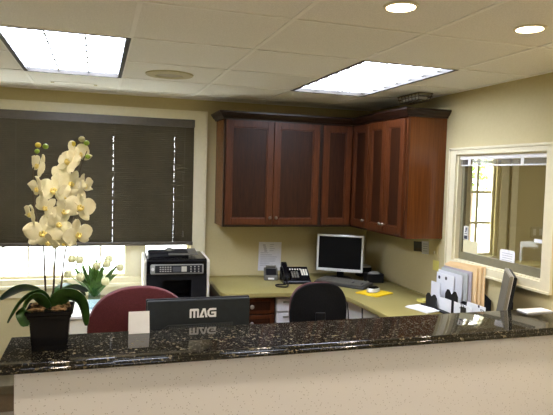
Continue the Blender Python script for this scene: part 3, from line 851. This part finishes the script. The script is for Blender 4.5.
sheet_item('paper_folder', 'lilac grey folder standing next to the manila folders', 'folder', 2.420, -1.705, -1.38, zb, 1.178, .006, 'lilac', F, 0, slope=.006)
sheet_item('paper_folder', 'grey green folder standing in front of the lilac folder', 'folder', 2.409, -1.675, -1.37, zb, 1.166, .006, 'teal', F)
sheet_item('paper_sheet', 'bluish white sheet standing in front of the grey green folder', 'paper', 2.397, -1.635, -1.35, zb, 1.146, .006, 'paperb', F)
sheet_item('paper_sheet', 'white sheet with two dark marks standing in the sorter', 'paper', 2.383, -1.56, -1.35, zb, 1.128, .004, 'paper', F, 0, [(.072, .195, .013), (-.012, .20, .013)])
sheet_item('envelope', 'white envelope low at the far end of the sorter', 'envelope', 2.346, -1.455, -1.34, zb, 1.06, .004, 'paper', F)
sheet_item('envelope', 'white envelope in the front middle slot of the sorter', 'envelope', 2.296, -1.66, -1.48, zb, .985, .004, 'paper', F, 0)
sheet_item('envelope', 'wide white printed envelope at the near end of the sorter', 'envelope', 2.300, -1.885, -1.69, zb, .985, .004, 'paper', F, 0, [(.03, .06, .004), (-.02, .065, .006)])
sheet_item('index_card', 'white card with dark mark behind the near printed envelope', 'card', 2.335, -1.965, -1.78, zb, 1.005, .004, 'paper', F, 0, [(-.03, .10, .009)])
t = thing('paper_stack', 'white papers lying flat at the left foot of the file sorter', 'papers', (2.185, -1.47, E1), math.radians(14))
for k in range(4): MB().box(-.06 + k * .003, .055 + k * .003, -.115 - k * .004, .10 - k * .004, k * .003, k * .003 + .0025).build('sheet', 'paper', t)
t = thing('note_pad', 'small yellow note pad at the far end of the file sorter', 'note pad', (2.345, -1.265, E1), math.radians(8))
MB().box(-.045, .045, -.04, .04, 0, .018).build('pad', 'yellow', t)
for y, lb in ((-1.80, 'black clip on the wide printed envelope near the counter'), (-1.955, 'black clip on the white card with a dark mark')):
    t = thing('binder_clip', lb, 'clip', (2.297 if y > -1.9 else 2.332, y, .955), 0)
    MB().box(-.0085, -.0022, -.026, .026, -.03, .016, bevel=.001).build('jaw', 'black', t)
    MB().tube([(-.006, -.012, .012), (-.016, -.012, .034), (-.016, .012, .034), (-.006, .012, .012)], .002, 6).build('handle', 'black', t)

# edge-on monitor at the right
t = thing('flat_monitor', 'silver backed flat monitor seen edge-on beside the file sorter', 'monitor', (2.345, -2.125, E1), math.radians(-124.6))
tl = Matrix.Translation((0, 0, .225)) @ Matrix.Rotation(math.radians(-8), 4, 'X')
MB().box(-.17, .17, -.014, .004, -.15, .15, bevel=.004).build('bezel', 'backsil', t, mat4=tl)
MB().box(-.158, .158, -.0155, -.0135, -.138, .138).build('screen', 'grey', t, mat4=tl)
MB().box(-.168, .168, .004, .026, -.148, .148, bevel=.006).build('back_shell', 'black', t, mat4=tl)
MB().box(-.17, .17, .003, .006, -.15, .15).build('trim_strip', 'silver', t, mat4=tl)
MB().box(-.03, .03, .02, .045, .006, .2, bevel=.005).build('neck', 'black', t)
MB().box(-.10, .10, -.06, .085, 0, .012, bevel=.004).build('base', 'black', t)
t = thing('paper_tray', 'white papers on the desk along the right wall behind the counter', 'papers', (2.36, -2.06, 0), 0)
t.location = (2.372, -2.335, 1.0705)

# ------------------------------------------------------------------ credenza, printer, vase
t = thing('credenza', 'white low cabinet under the back window carrying the printer', 'cabinet', (.30, -.335, 0))
hx = .56
MB().box(-hx, hx, -.29, .25, .715, .74, bevel=.004).build('top', 'white', t)
MB().box(-hx + .02, hx - .02, -.26, .24, .06, .715).build('body', 'ivory', t)
MB().box(-hx + .04, hx - .04, -.24, .22, 0, .06).build('plinth', 'black', t)
for k in range(3):
    a = -hx + .03 + k * .355
    d = MB().box(a, a + .345, -.278, -.26, .07, .705, bevel=.003).build('door', 'ivory', t)
    MB().box(a + .30, a + .315, -.292, -.278, .42, .52).build('handle', 'metal', d)

t = thing('printer', 'black multifunction printer with cream sides left of the corner desk', 'printer', (.600, -.33, .7405), math.radians(-2))
t.scale = (1, 1, 1.12)
w, dp = .232, .20
MB().box(-w, w, -dp, dp, .0, .055, bevel=.006).build('base', 'black', t)
for s in (-1, 1):
    MB().prism([(-dp + .01, .0), (dp - .005, .0), (dp - .005, .35), (-dp + .03, .34), (-dp + .01, .325)], 0, s * (w + .012) - .012, s * (w + .012) + .012, bevel=.005).build('side_panel', 'ivory', t)
m = MB().box(-w, w, .02, dp, .055, .33).box(-w, -w + .12, -dp, .02, .055, .24).box(w - .12, w, -dp, .02, .055, .24).box(-w + .12, w - .12, -dp, .02, .20, .24)
m.build('body', 'black', t)
m = MB().prism([(-dp - .005, .238), (-dp - .005, .338), (-dp + .012, .347), (dp, .352), (dp, .33), (.02, .238)], 0, -w, w, bevel=.006)
m.build('scanner_lid', 'gloss', t)
cp = Matrix.Translation((0, -dp - .008, .278)) @ Matrix.Rotation(math.radians(-8), 4, 'X')
m = MB().box(-.205, .205, -.008, .004, -.034, .034, bevel=.010); m.build('control_panel', 'midgrey', t, True, mat4=cp)
m = MB().box(-.170, .192, -.0095, -.008, -.026, .026, bevel=.0005); m.build('button_field', 'black', t, mat4=cp)
MB().box(-.035, .03, -.011, -.0095, -.018, .016).build('display', 'ink', t, mat4=cp)
MB().box(.032, .072, -.011, -.0095, -.018, .018).build('display', 'lcd', t, mat4=cp)
m = MB()
for c in range(5):
    for r in range(3): m.box(-.135 + c * .019, -.122 + c * .019, -.0115, -.0095, -.018 + r * .014, -.010 + r * .014)
for c in range(3):
    for r in range(3): MB().lathe([(0, 0), (.006, 0), (.006, -.003), (0, -.003)], (.105 + c * .030, -.009, -.018 + r * .017), 10, 'y').build('button', 'midgrey', t, mat4=cp)
m.build('keypad', 'midgrey', t, mat4=cp)
MB().lathe([(0, 0), (.012, 0), (.012, -.004), (0, -.004)], (-.187, -.008, .0), 14, 'y', mat4=cp).build('logo', 'silver', t)
MB().box(-.11, .11, -dp - .02, .015, .058, .068, bevel=.002).build('output_tray', 'black', t)
MB().box(.03, .195, -dp - .045, -dp + .0, .056, .076, bevel=.002).build('paper', 'ivory', t)
# document feeder on top
m = MB().prism([(-.10, .345), (.14, .350), (.14, .372), (.06, .385), (-.06, .378), (-.10, .362)], 0, -w + .02, .10, bevel=.008)
m.build('document_feeder', 'black', t)
MB().box(-.06, .17, -.10, .13, .372, .378, mat4=Matrix.Rotation(math.radians(4), 4, 'X')).build('feed_tray', 'grey', t)
MB().lathe([(.0, 0), (.045, 0), (.040, .020), (.018, .034), (0, .036)], (-.045, .02, .368), 20).build('feed_knob', 'grey', t, True)

t = thing('flower_vase', 'small glass vase of white blossoms in front of the back window', 'vase', (-.02, -.42, .7405))
MB().lathe([(.0, 0), (.042, 0), (.048, .02), (.046, .10), (.040, .165), (.0375, .165), (.043, .10), (.045, .022), (.038, .006), (0, .006)], seg=24).build('vase_body', 'vase', t, True)
rn = random.Random(29)
m = MB()
for k in range(40):
    a = rn.uniform(0, 2 * PI); sp = rn.uniform(.25, 1.15); L = rn.uniform(.13, .29) * (1.12 - .22 * sp)
    c0 = Vector((.015 * math.cos(a), .015 * math.sin(a), .10)); c2 = Vector((.17 * sp * math.cos(a) * 1.0, .12 * sp * math.sin(a), .10 + L)); c1 = (c0 + c2) / 2 + Vector((0, 0, .04))
    wv = Vector((-math.sin(a), math.cos(a), 0)) if k % 2 else Vector((rn.uniform(-1, 1), rn.uniform(-1, 1), .3)).normalized()
    wd = rn.uniform(.014, .024)
    def fn(u, v, c0=c0, c1=c1, c2=c2, wv=wv, wd=wd):
        p = c0 * (1 - u) ** 2 + c1 * 2 * u * (1 - u) + c2 * u * u
        return p + wv * (v - .5) * 2 * wd * (math.sin(PI * min(1, u * .9 + .08)) ** .8)
    m.grid(fn, 6, 2)
m.build('foliage', 'leaf2', t)
for (px, pz, py) in ((-.165, .385, .02), (-.108, .385, -.02), (-.19, .275, .0), (-.10, .262, -.08), (.015, .335, -.03), (.105, .38, .02), (.09, .35, -.02), (.19, .315, .0), (.08, .222, -.07), (-.22, .20, .04)):
    sm = MB().tube(bez([(0, 0, .09), (px * .2, py * .3, .17), (px * .7, py, pz - .06), (px, py, pz)], 8), .0028, 6).build('stem', 'stemg', t, True)
    f = MB()
    for k in range(5):
        a = k * 2 * PI / 5 + px * 9
        f.ball((px + .011 * math.cos(a), py + .011 * math.sin(a), pz), .021, .021, .030, 10)
    f.build('blossom', 'bloom', sm, True)

# ------------------------------------------------------------------ chairs
def office_chair(name, label, loc, rz, cushion, shellm, bw, bh, ztop, e=2.6, sk=.9):
    t = thing(name, label, 'chair', loc, rz)
    # faces -y locally
    z0 = ztop - bh
    shell(bw, bh, .07, z0, -.05, e).build('backrest', cushion, t, True, mat4=Matrix.Translation((0, .22, 0)))
    shell(bw * sk, bh * sk, .03, z0 + bh * (1 - sk) / 2, -.05, e).build('back_shell', shellm, t, True, mat4=Matrix.Translation((0, .268, 0)))
    MB().box(-.035, .035, .275, .295, z0 + bh * .12, z0 + bh * .55, bevel=.006).build('back_plate', 'black', t)
    MB().tube([(0, .29, z0 + bh * .4), (0, .31, .55), (0, .26, .42), (0, .05, .40)], .022, 10).build('back_bracket', 'black', t, True)
    P = []
    for i in range(32):
        a = 2 * PI * i / 32; c, s = math.cos(a), math.sin(a)
        P.append((.25 * math.copysign(abs(c) ** .75, c), -.02 + .23 * math.copysign(abs(s) ** .75, s)))
    MB().prism(P, 2, .44, .52, bevel=.02).build('seat', cushion, t, True)
    MB().prism([(x * .9, y * .9) for x, y in P], 2, .415, .44).build('seat_pan', 'black', t)
    MB().lathe([(0, .08), (.028, .08), (.028, .28), (.018, .28), (.018, .415), (0, .415)], seg=18).build('gas_column', 'black', t, True)
    for k in range(5):
        a = k * 2 * PI / 5 + .3; d = Vector((math.cos(a), math.sin(a), 0))
        arm = MB().tube([(0, 0, .105), d * .15 + Vector((0, 0, .10)), d * .27 + Vector((0, 0, .075))], .022, 8, .014).build('base_arm', 'black', t, True)
        q = d * .27
        cs = MB()
        for s in (-1, 1):
            n = Vector((-d.y, d.x, 0)) * s * .014
            cs.lathe([(0, -.008), (.026, -.008), (.028, 0), (.026, .008), (0, .008)], seg=16, mat4=Matrix.Translation((q.x + n.x, q.y + n.y, .028)) @ Vector((-d.y, d.x, 0)).to_track_quat('Z', 'Y').to_matrix().to_4x4())
        cs.tube([(q.x, q.y, .03), (q.x, q.y, .078)], .007, 6)
        cs.build('caster', 'black', arm, True)
    return t
office_chair('office_chair', 'burgundy fabric office chair behind the counter, back towards the window', (.235, -1.80, 0), math.radians(0), 'burg', 'blackfab', .575, .46, 1.135, 2.25)
office_chair('office_chair', 'black backed office chair drawn up to the corner desk', (1.525, -1.03, 0), math.radians(172), 'burg', 'blackfab', .40, .44, 1.055, 2.6, 1.03)

# ------------------------------------------------------------------ reception counter
CZ = 1.07
t = thing('reception_counter', 'reception counter with polished black granite top and speckled white front', 'counter', (1.0, -2.6, 0))
ox, oy = 1.0, -2.6
x0, x1 = -.362, XR - .002
prof = [(-2.285, CZ), (-2.285, CZ - .036), (-2.655, CZ - .036)]
ins = [.03, .03, .016]
for k in range(9):                                   # lower bead
    a = -PI / 2 + PI * k / 8; prof.append((-2.662 - .010 * math.cos(a), CZ - .026 + .010 * math.sin(a))); ins.append(.010 - .010 * math.cos(a))
for k in range(7):                                   # small cove and eased top edge
    a = PI / 2 * k / 6; prof.append((-2.659 + .009 * (1 - math.cos(a)), CZ - .009 + .009 * math.sin(a))); ins.append(.014 + .009 * (1 - math.cos(a)))
ins[0] = ins[-1] + .002
m = MB()
A = [m.bm.verts.new((x1 - ox, y - oy, z)) for y, z in prof]
B = [m.bm.verts.new((x0 + i - ox, y - oy, z)) for (y, z), i in zip(prof, [.012] * len(prof))]
n = len(prof)
for i in range(n): m.bm.faces.new([A[i], A[(i + 1) % n], B[(i + 1) % n], B[i]])
m.bm.faces.new(A)
m.bm.faces.new(B[::-1])
bmesh.ops.recalc_face_normals(m.bm, faces=m.bm.faces[:])
m.build('countertop', 'granite', t, True)
m = MB().box(x0 + .025 - ox, x1 - ox, -2.405 - oy, -2.30 - oy, CZ - .052, CZ - .036)
m.box(-.298 - ox, x1 - ox, -2.625 - oy, -2.40 - oy, CZ - .046, CZ - .036)
m.build('sub_top', 'wooddark', t)
MB().box(-.295 - ox, x1 - ox, -2.64 - oy, -2.605 - oy, .0, CZ - .036).build('front_panel', 'quartz', t)
MB().box(-.295 - ox, -.265 - ox, -2.605 - oy, -2.40 - oy, 0, CZ - .046).build('end_panel', 'quartz', t)
MB().box(-.265 - ox, x1 - ox, -2.43 - oy, -2.40 - oy, 0, CZ - .046).build('rear_panel', 'lamedge', t)
# lower work surface behind the counter
t = thing('work_desk', 'lower laminate desk behind the counter carrying the dark monitor', 'desk', (.55, -2.12, 0))
MB().box(-.80, 1.27, -.27, .22, .705, .74, bevel=.004).build('desktop', 'laminate', t)
for x in (-.78, 1.25): MB().box(x - .012, x + .012, -.25, .20, 0, .705).build('side_panel', 'lamedge', t)

# brown storage box on the floor below the window
t = thing('storage_box', 'brown lidded box on the floor left of the counter under the window', 'box', (-.78, -.24, 0))
MB().box(-.36, .36, -.20, .20, 0, .15, bevel=.004).build('body', 'brownbox', t)
MB().box(-.368, .368, -.208, .208, .135, .20, bevel=.004).build('lid', 'brownlid', t)
# things on the counter
t = thing('desk_monitor', 'dark grey monitor back with white lettering behind the counter', 'monitor', (.482, -2.13, .7405), 0)
ml = lambda x: x - .482
yb = -.07           # rear face (towards the camera) at y=-2.20
m = MB().box(-.252, .252, yb, yb + .025, .06, .443, bevel=.005); m.build('back_shell', 'slate', t)
MB().box(-.256, .256, yb + .025, yb + .045, .055, .447, bevel=.004).build('bezel', 'black', t)
MB().box(-.235, .235, yb + .045, yb + .047, .08, .43).build('screen', 'screen', t)
m = MB().prism([(-.19, .12), (.165, .12), (.165, .325), (-.155, .325), (-.19, .30)], 1, yb - .012, yb - .0005, bevel=.004)
m.build('vent_bulge', 'slate', t)
m = MB()
for k in range(38):
    x = -.15 + k * .0082; m.box(x, x + .004, yb - .015, yb - .012, .20, .318)
m.build('vent_ribs', 'slate2', t)
# lettering (M A G) cut as solid shapes
LT = MB()
lx, lz, lh = .4315 - .482, 1.0945 - .7405, .0445
def lp(poly): LT.prism([(lx + u, lz + v) for u, v in poly], 1, yb - .0025, yb - .0003)
H = lh
# m : rounded shoulder and three legs
lp([(0, 0), (.0095, 0), (.0095, H - .011), (.0095, H), (.004, H), (0, H - .004)])
lp([(.0095, H - .011), (.039, H - .011), (.0455, H - .011), (.0455, H - .004), (.041, H), (.0095, H)])
lp([(.018, 0), (.0275, 0), (.0275, H - .011), (.018, H - .011)])
lp([(.036, 0), (.0455, 0), (.0455, H - .011), (.036, H - .011)])
# A
ax = .0465
lp([(ax, 0), (ax + .011, 0), (ax + .024, H - .010), (ax + .024, H), (ax + .018, H)])
lp([(ax + .024, H), (ax + .024, H - .010), (ax + .031, 0), (ax + .0415, 0), (ax + .031, H)])
lp([(ax + .011, 0), (ax + .0235, 0), (ax + .0235, .009), (ax + .0145, .009)])
# G
gx = .0875
lp([(gx, .012), (gx + .010, .014), (gx + .010, H - .014), (gx, H - .012)])
lp([(gx, H - .012), (gx + .010, H - .014), (gx + .016, H - .010), (gx + .044, H - .010), (gx + .044, H), (gx + .011, H)])
lp([(gx, .012), (gx + .011, 0), (gx + .044, 0), (gx + .044, .010), (gx + .016, .010), (gx + .010, .014)])
lp([(gx + .019, .0175), (gx + .044, .0175), (gx + .044, .0265), (gx + .019, .0265)])
lp([(gx + .034, .010), (gx + .044, .010), (gx + .044, .0175), (gx + .034, .0175)])
LT.build('lettering', 'paper', t)
MB().box(-.04, .04, yb + .0, yb + .03, .01, .10, bevel=.004).build('neck', 'black', t)
MB().box(-.12, .12, -.10, .09, 0, .012, bevel=.004).build('base', 'black', t)

t = thing('tent_card', 'blank white card standing on the counter beside the dark monitor', 'card', (.183, -2.315, CZ + .0005), 0)
hh = .095
MB().prism([(-.024, 0), (-.0225, 0), (.0008, hh), (.0, hh + .0012)], 0, -.046, .046).build('front_leaf', 'paper', t)
MB().prism([(.024, 0), (.0225, 0), (.0008, hh - .001), (.0012, hh + .0008)], 0, -.046, .046).build('rear_leaf', 'paper', t)

t = bpy.data.objects['paper_tray']
for k in range(2): MB().box(-.085 + k * .004, .09 - k * .002, -.045, .042 - k * .002, k * .004, k * .004 + .0035).build('sheet', 'paper', t)
t['label'] = 'white papers lying at the wall end of the counter'

# ------------------------------------------------------------------ potted orchid
t = thing('potted_orchid', 'white orchid in a square black pot on the left end of the counter', 'orchid', (-.181, -2.450, CZ + .0005))
def frustum(m, w0, w1, z0, z1):
    a = m._v([(sx * w0, sy * w0, z0) for sx, sy in ((-1, -1), (1, -1), (1, 1), (-1, 1))]); b = m._v([(sx * w1, sy * w1, z1) for sx, sy in ((-1, -1), (1, -1), (1, 1), (-1, 1))])
    for i in range(4): m.bm.faces.new([a[i], a[(i + 1) % 4], b[(i + 1) % 4], b[i]])
    m.bm.faces.new(a[::-1]); m.bm.faces.new(b)
    return m
m = frustum(MB(), .068, .076, .022, .140)
bmesh.ops.bevel(m.bm, geom=m.bm.edges[:], offset=.003, segments=2, affect='EDGES')
frustum(m, .066, .066, 0, .022)
pot = m.build('pot', 'gloss', t)
m = MB()
for w0, w1, z0, z1 in ((.082, .084, .133, .148), (.088, .091, .148, .165)):
    m2 = MB(); frustum(m2, w0, w1, z0, z1); bmesh.ops.bevel(m2.bm, geom=m2.bm.edges[:], offset=.003, segments=2, affect='EDGES')
    m.merge(m2.bm)
m.build('rim', 'gloss', pot)
m = MB(); rn = random.Random(3)
for k in range(60):
    m.ball((rn.uniform(-.075, .075), rn.uniform(-.075, .075), .165 + rn.uniform(-.002, .006)), rn.uniform(.007, .015), rn.uniform(.006, .012), rn.uniform(.004, .008), 8)
m.build('bark_chips', 'bark', t)
PX0, PZ0_ = 51.5, 306.0
SXY = .00372
def px(u, v, y=0):      # sizes read from the photograph, turned into metres about the pot
    return Vector(((u - 49.5) * SXY, y, .184 + (300.0 - v) * SXY * 1.12))
def leaf(pts, width, mat='leaf', fold=.25, tilt=0.0):
    C = catmull(pts, 6); n = len(C) - 1
    def fn(u, v):
        k = min(int(u * n), n - 1); f = u * n - k; p = C[k].lerp(C[k + 1], f)
        d = (C[k + 1] - C[k]).normalized()
        side = d.cross(Vector((0, 0, 1)))
        if side.length < .05: side = Vector((1, 0, 0))
        side.normalize(); nn = side.cross(d).normalized()
        side, nn = side * math.cos(tilt) + nn * math.sin(tilt), nn * math.cos(tilt) - side * math.sin(tilt)
        w = width * (math.sin(PI * min(.985, .10 + .88 * u)) ** .55)
        s = (v - .5) * 2
        return p + side * w * s + nn * (abs(s) ** 1.4) * w * fold
    m = MB().grid(fn, n, 6, thick=.0022)
    return m.build('leaf', mat, t, True)
Z = .167
leaf([(-.01, .02, Z), (-.05, .03, Z + .055), (-.12, .05, Z + .06), (-.195, .06, Z + .022)], .048, tilt=-.45)
leaf([(-.01, -.01, Z), (-.05, -.03, Z + .055), (-.10, -.06, Z + .038), (-.150, -.085, Z - .040)], .040, tilt=-.5)
leaf([(-.012, -.03, Z), (-.055, -.05, Z + .05), (-.092, -.065, Z + .005), (-.088, -.075, Z - .06)], .038, tilt=-.5)
leaf([(.012, .02, Z), (.045, .02, Z + .05), (.085, .03, Z + .065), (.14, .05, Z + .045)], .044, tilt=.4)
leaf([(.012, -.02, Z), (.06, -.035, Z + .045), (.115, -.045, Z + .02), (.138, -.05, Z - .075)], .048, tilt=.75)
leaf([(.012, .03, Z), (.04, .06, Z + .06), (.09, .08, Z + .06), (.13, .10, Z + .02)], .038)
# flower stalks
stalks = [[(45, 305, 0), (43, 270, .0), (41.5, 245, .0), (35, 220, .0), (31, 195, .01), (31, 170, .01), (34, 155, 0), (40, 147, -.01)],
          [(51.5, 305, .0), (53, 270, .0), (54.5, 245, .01), (58, 220, .01), (62, 195, .02), (65, 165, .02), (70, 148, .01), (80, 139, -.01)],
          [(58, 305, .01), (61, 275, .01), (64, 250, .01), (70, 225, .015), (73, 205, -.005), (77, 180, -.01), (80, 165, 0), (86, 150, .0)]]
for st in stalks:
    MB().tube(catmull([px(a, b, c) for a, b, c in st], 6), .0046, 6, .0018).build('stalk', 'stem', t, True)
def flower(c, r, yaw, pitch, roll, seed):
    rn = random.Random(seed)
    m = MB()
    # (angle, length, half width)
    pet = [(90, 1.05, .34), (218, 1.0, .33), (322, 1.0, .33), (8, 1.08, .56), (172, 1.08, .56)]
    for k, (a, L, hw) in enumerate(pet):
        a = math.radians(a + rn.uniform(-6, 6)); L *= r; hw *= r
        back = .004 if k < 3 else -.003
        cup = rn.uniform(-.15, .55) * r
        def fn(u, v, a=a, L=L, hw=hw, back=back, cup=cup):
            w = hw * (math.sin(PI * min(.98, .06 + u * .92)) ** .6) * (1.0 if u > .25 else .6 + 1.6 * u)
            s = (v - .5) * 2
            l = .05 * r + L * u
            x = l * math.cos(a) - s * w * math.sin(a); z = l * math.sin(a) + s * w * math.cos(a)
            return (x, back - cup * (u ** 2) * .8 + cup * .5 * s * s * u, z)
        m.grid(fn, 8, 6, thick=.0012)
    M4 = Matrix.Translation(c) @ Matrix.Rotation(yaw, 4, 'Z') @ Matrix.Rotation(pitch, 4, 'X') @ Matrix.Rotation(roll, 4, 'Y')
    f = m.build('flower', 'petal', t, True, mat4=M4)
    l = MB().ball((0, -.10 * r, -.16 * r), .17 * r, .22 * r, .14 * r, 10).ball((0, -.08 * r, .05 * r), .09 * r, .14 * r, .11 * r, 8)
    for s in (-1, 1): l.ball((s * .16 * r, -.16 * r, -.06 * r), .08 * r, .10 * r, .16 * r, 8)
    l.build('lip', 'lip', f, True, mat4=M4)
fl = [(37, 166, 11, -.9, -.2, .6), (68, 161, 14, -.7, -.5, .3), (77, 154, 13, .6, -.35, -.5), (53, 189, 15, -.25, -.1, .1), (70, 182, 12, .35, .1, .4), (83, 184, 11, 1.0, .1, -.3), (36.5, 188, 11, -1.0, .1, .2),
      (45, 206, 11, -.4, .2, .8), (29, 213, 10, -1.1, .1, .5), (79, 205, 15, .5, .0, .2), (63, 209, 12, .2, .35, -.4), (42, 231, 16, -.15, .0, .1), (58, 222, 12, .3, .1, .7), (77, 232, 14, .55, .1, -.2), (63, 241, 10, .1, .8, .1), (47, 240, 10, -.3, .7, .3), (66, 195, 11, .2, .2, 1.0), (60, 175, 10, -.3, -.1, .5)]
for i, (a, b, r, yw, pt, rl) in enumerate(fl):
    flower(px(a, b, -.018 - .012 * math.sin(i * 2.1)), r * 1.14 * SXY, yw, pt, rl, i)
for (a, b, r, mt) in ((36, 146, 3.2, 'budy'), (43.5, 147, 3.2, 'budg'), (35, 152, 2.8, 'budg'), (70.5, 143.5, 4.0, 'budy'), (80.5, 138.5, 3.6, 'budp'), (85.5, 142, 3.2, 'budg'), (87, 155.5, 3.0, 'budg')):
    MB().ball(px(a, b, -.006), r * SXY, r * SXY, r * SXY * .92, 12).build('bud', mt, t, True)

# ------------------------------------------------------------------ camera
cam = bpy.data.cameras.new('camera'); co = bpy.data.objects.new('camera', cam); COL.objects.link(co)
fpx = 564.7; cam.sensor_fit = 'HORIZONTAL'; cam.sensor_width = 36; cam.lens = fpx / 553 * 36
cam.clip_start = .05; cam.clip_end = 200
yaw, pitch, roll = .306829633, -.0570992972, .0277172429
f = Vector((math.sin(yaw) * math.cos(pitch), math.cos(yaw) * math.cos(pitch), math.sin(pitch)))
r = Vector((math.cos(yaw), -math.sin(yaw), 0)); u = r.cross(f)
r2 = r * math.cos(roll) + u * math.sin(roll); u2 = -r * math.sin(roll) + u * math.cos(roll)
co.matrix_world = Matrix(((r2.x, u2.x, -f.x, 0), (r2.y, u2.y, -f.y, -4.9176), (r2.z, u2.z, -f.z, 1.80184), (0, 0, 0, 1)))
SC.camera = co

# ------------------------------------------------------------------ light
hl = bpy.data.lights.new('hall_fill_light', 'AREA'); hl.energy = 7; hl.color = (1, .93, .8); hl.size = .6  # unseen lamp without a fixture, added to brighten the dim hall
ho = bpy.data.objects.new('hall_fill_light', hl); COL.objects.link(ho); ho.location = (4.6, -1.8, ZC - .03)
w = bpy.data.worlds.new('world'); SC.world = w; w.use_nodes = True
nt = w.node_tree; bg = nt.nodes['Background']
tc = nt.nodes.new('ShaderNodeTexCoord'); sp = nt.nodes.new('ShaderNodeSeparateXYZ'); cr = nt.nodes.new('ShaderNodeValToRGB')
cr.color_ramp.elements[0].position = .45; cr.color_ramp.elements[0].color = (1, 1, .97, 1)
cr.color_ramp.elements[1].position = 1; cr.color_ramp.elements[1].color = (.75, .87, 1, 1)
nt.links.new(tc.outputs['Generated'], sp.inputs[0]); nt.links.new(sp.outputs['Z'], cr.inputs['Fac']); nt.links.new(cr.outputs['Color'], bg.inputs['Color'])
bg.inputs['Strength'].default_value = 5.0
for i, (x, y, lb) in enumerate(dn):
    l = bpy.data.lights.new('downlight_beam', 'SPOT'); l.energy = 12.5 if y > -3.5 else 13; l.color = (1, .87, .72); l.spot_size = math.radians(115); l.spot_blend = .6; l.shadow_soft_size = .05
    o = bpy.data.objects.new('downlight_beam', l); COL.objects.link(o); o.location = (x, y, ZC - .02)

SC.view_settings.view_transform = 'Standard'; SC.view_settings.look = 'None'; SC.view_settings.gamma = 1; SC.view_settings.use_curve_mapping = False
SC.view_settings.exposure = 1.7
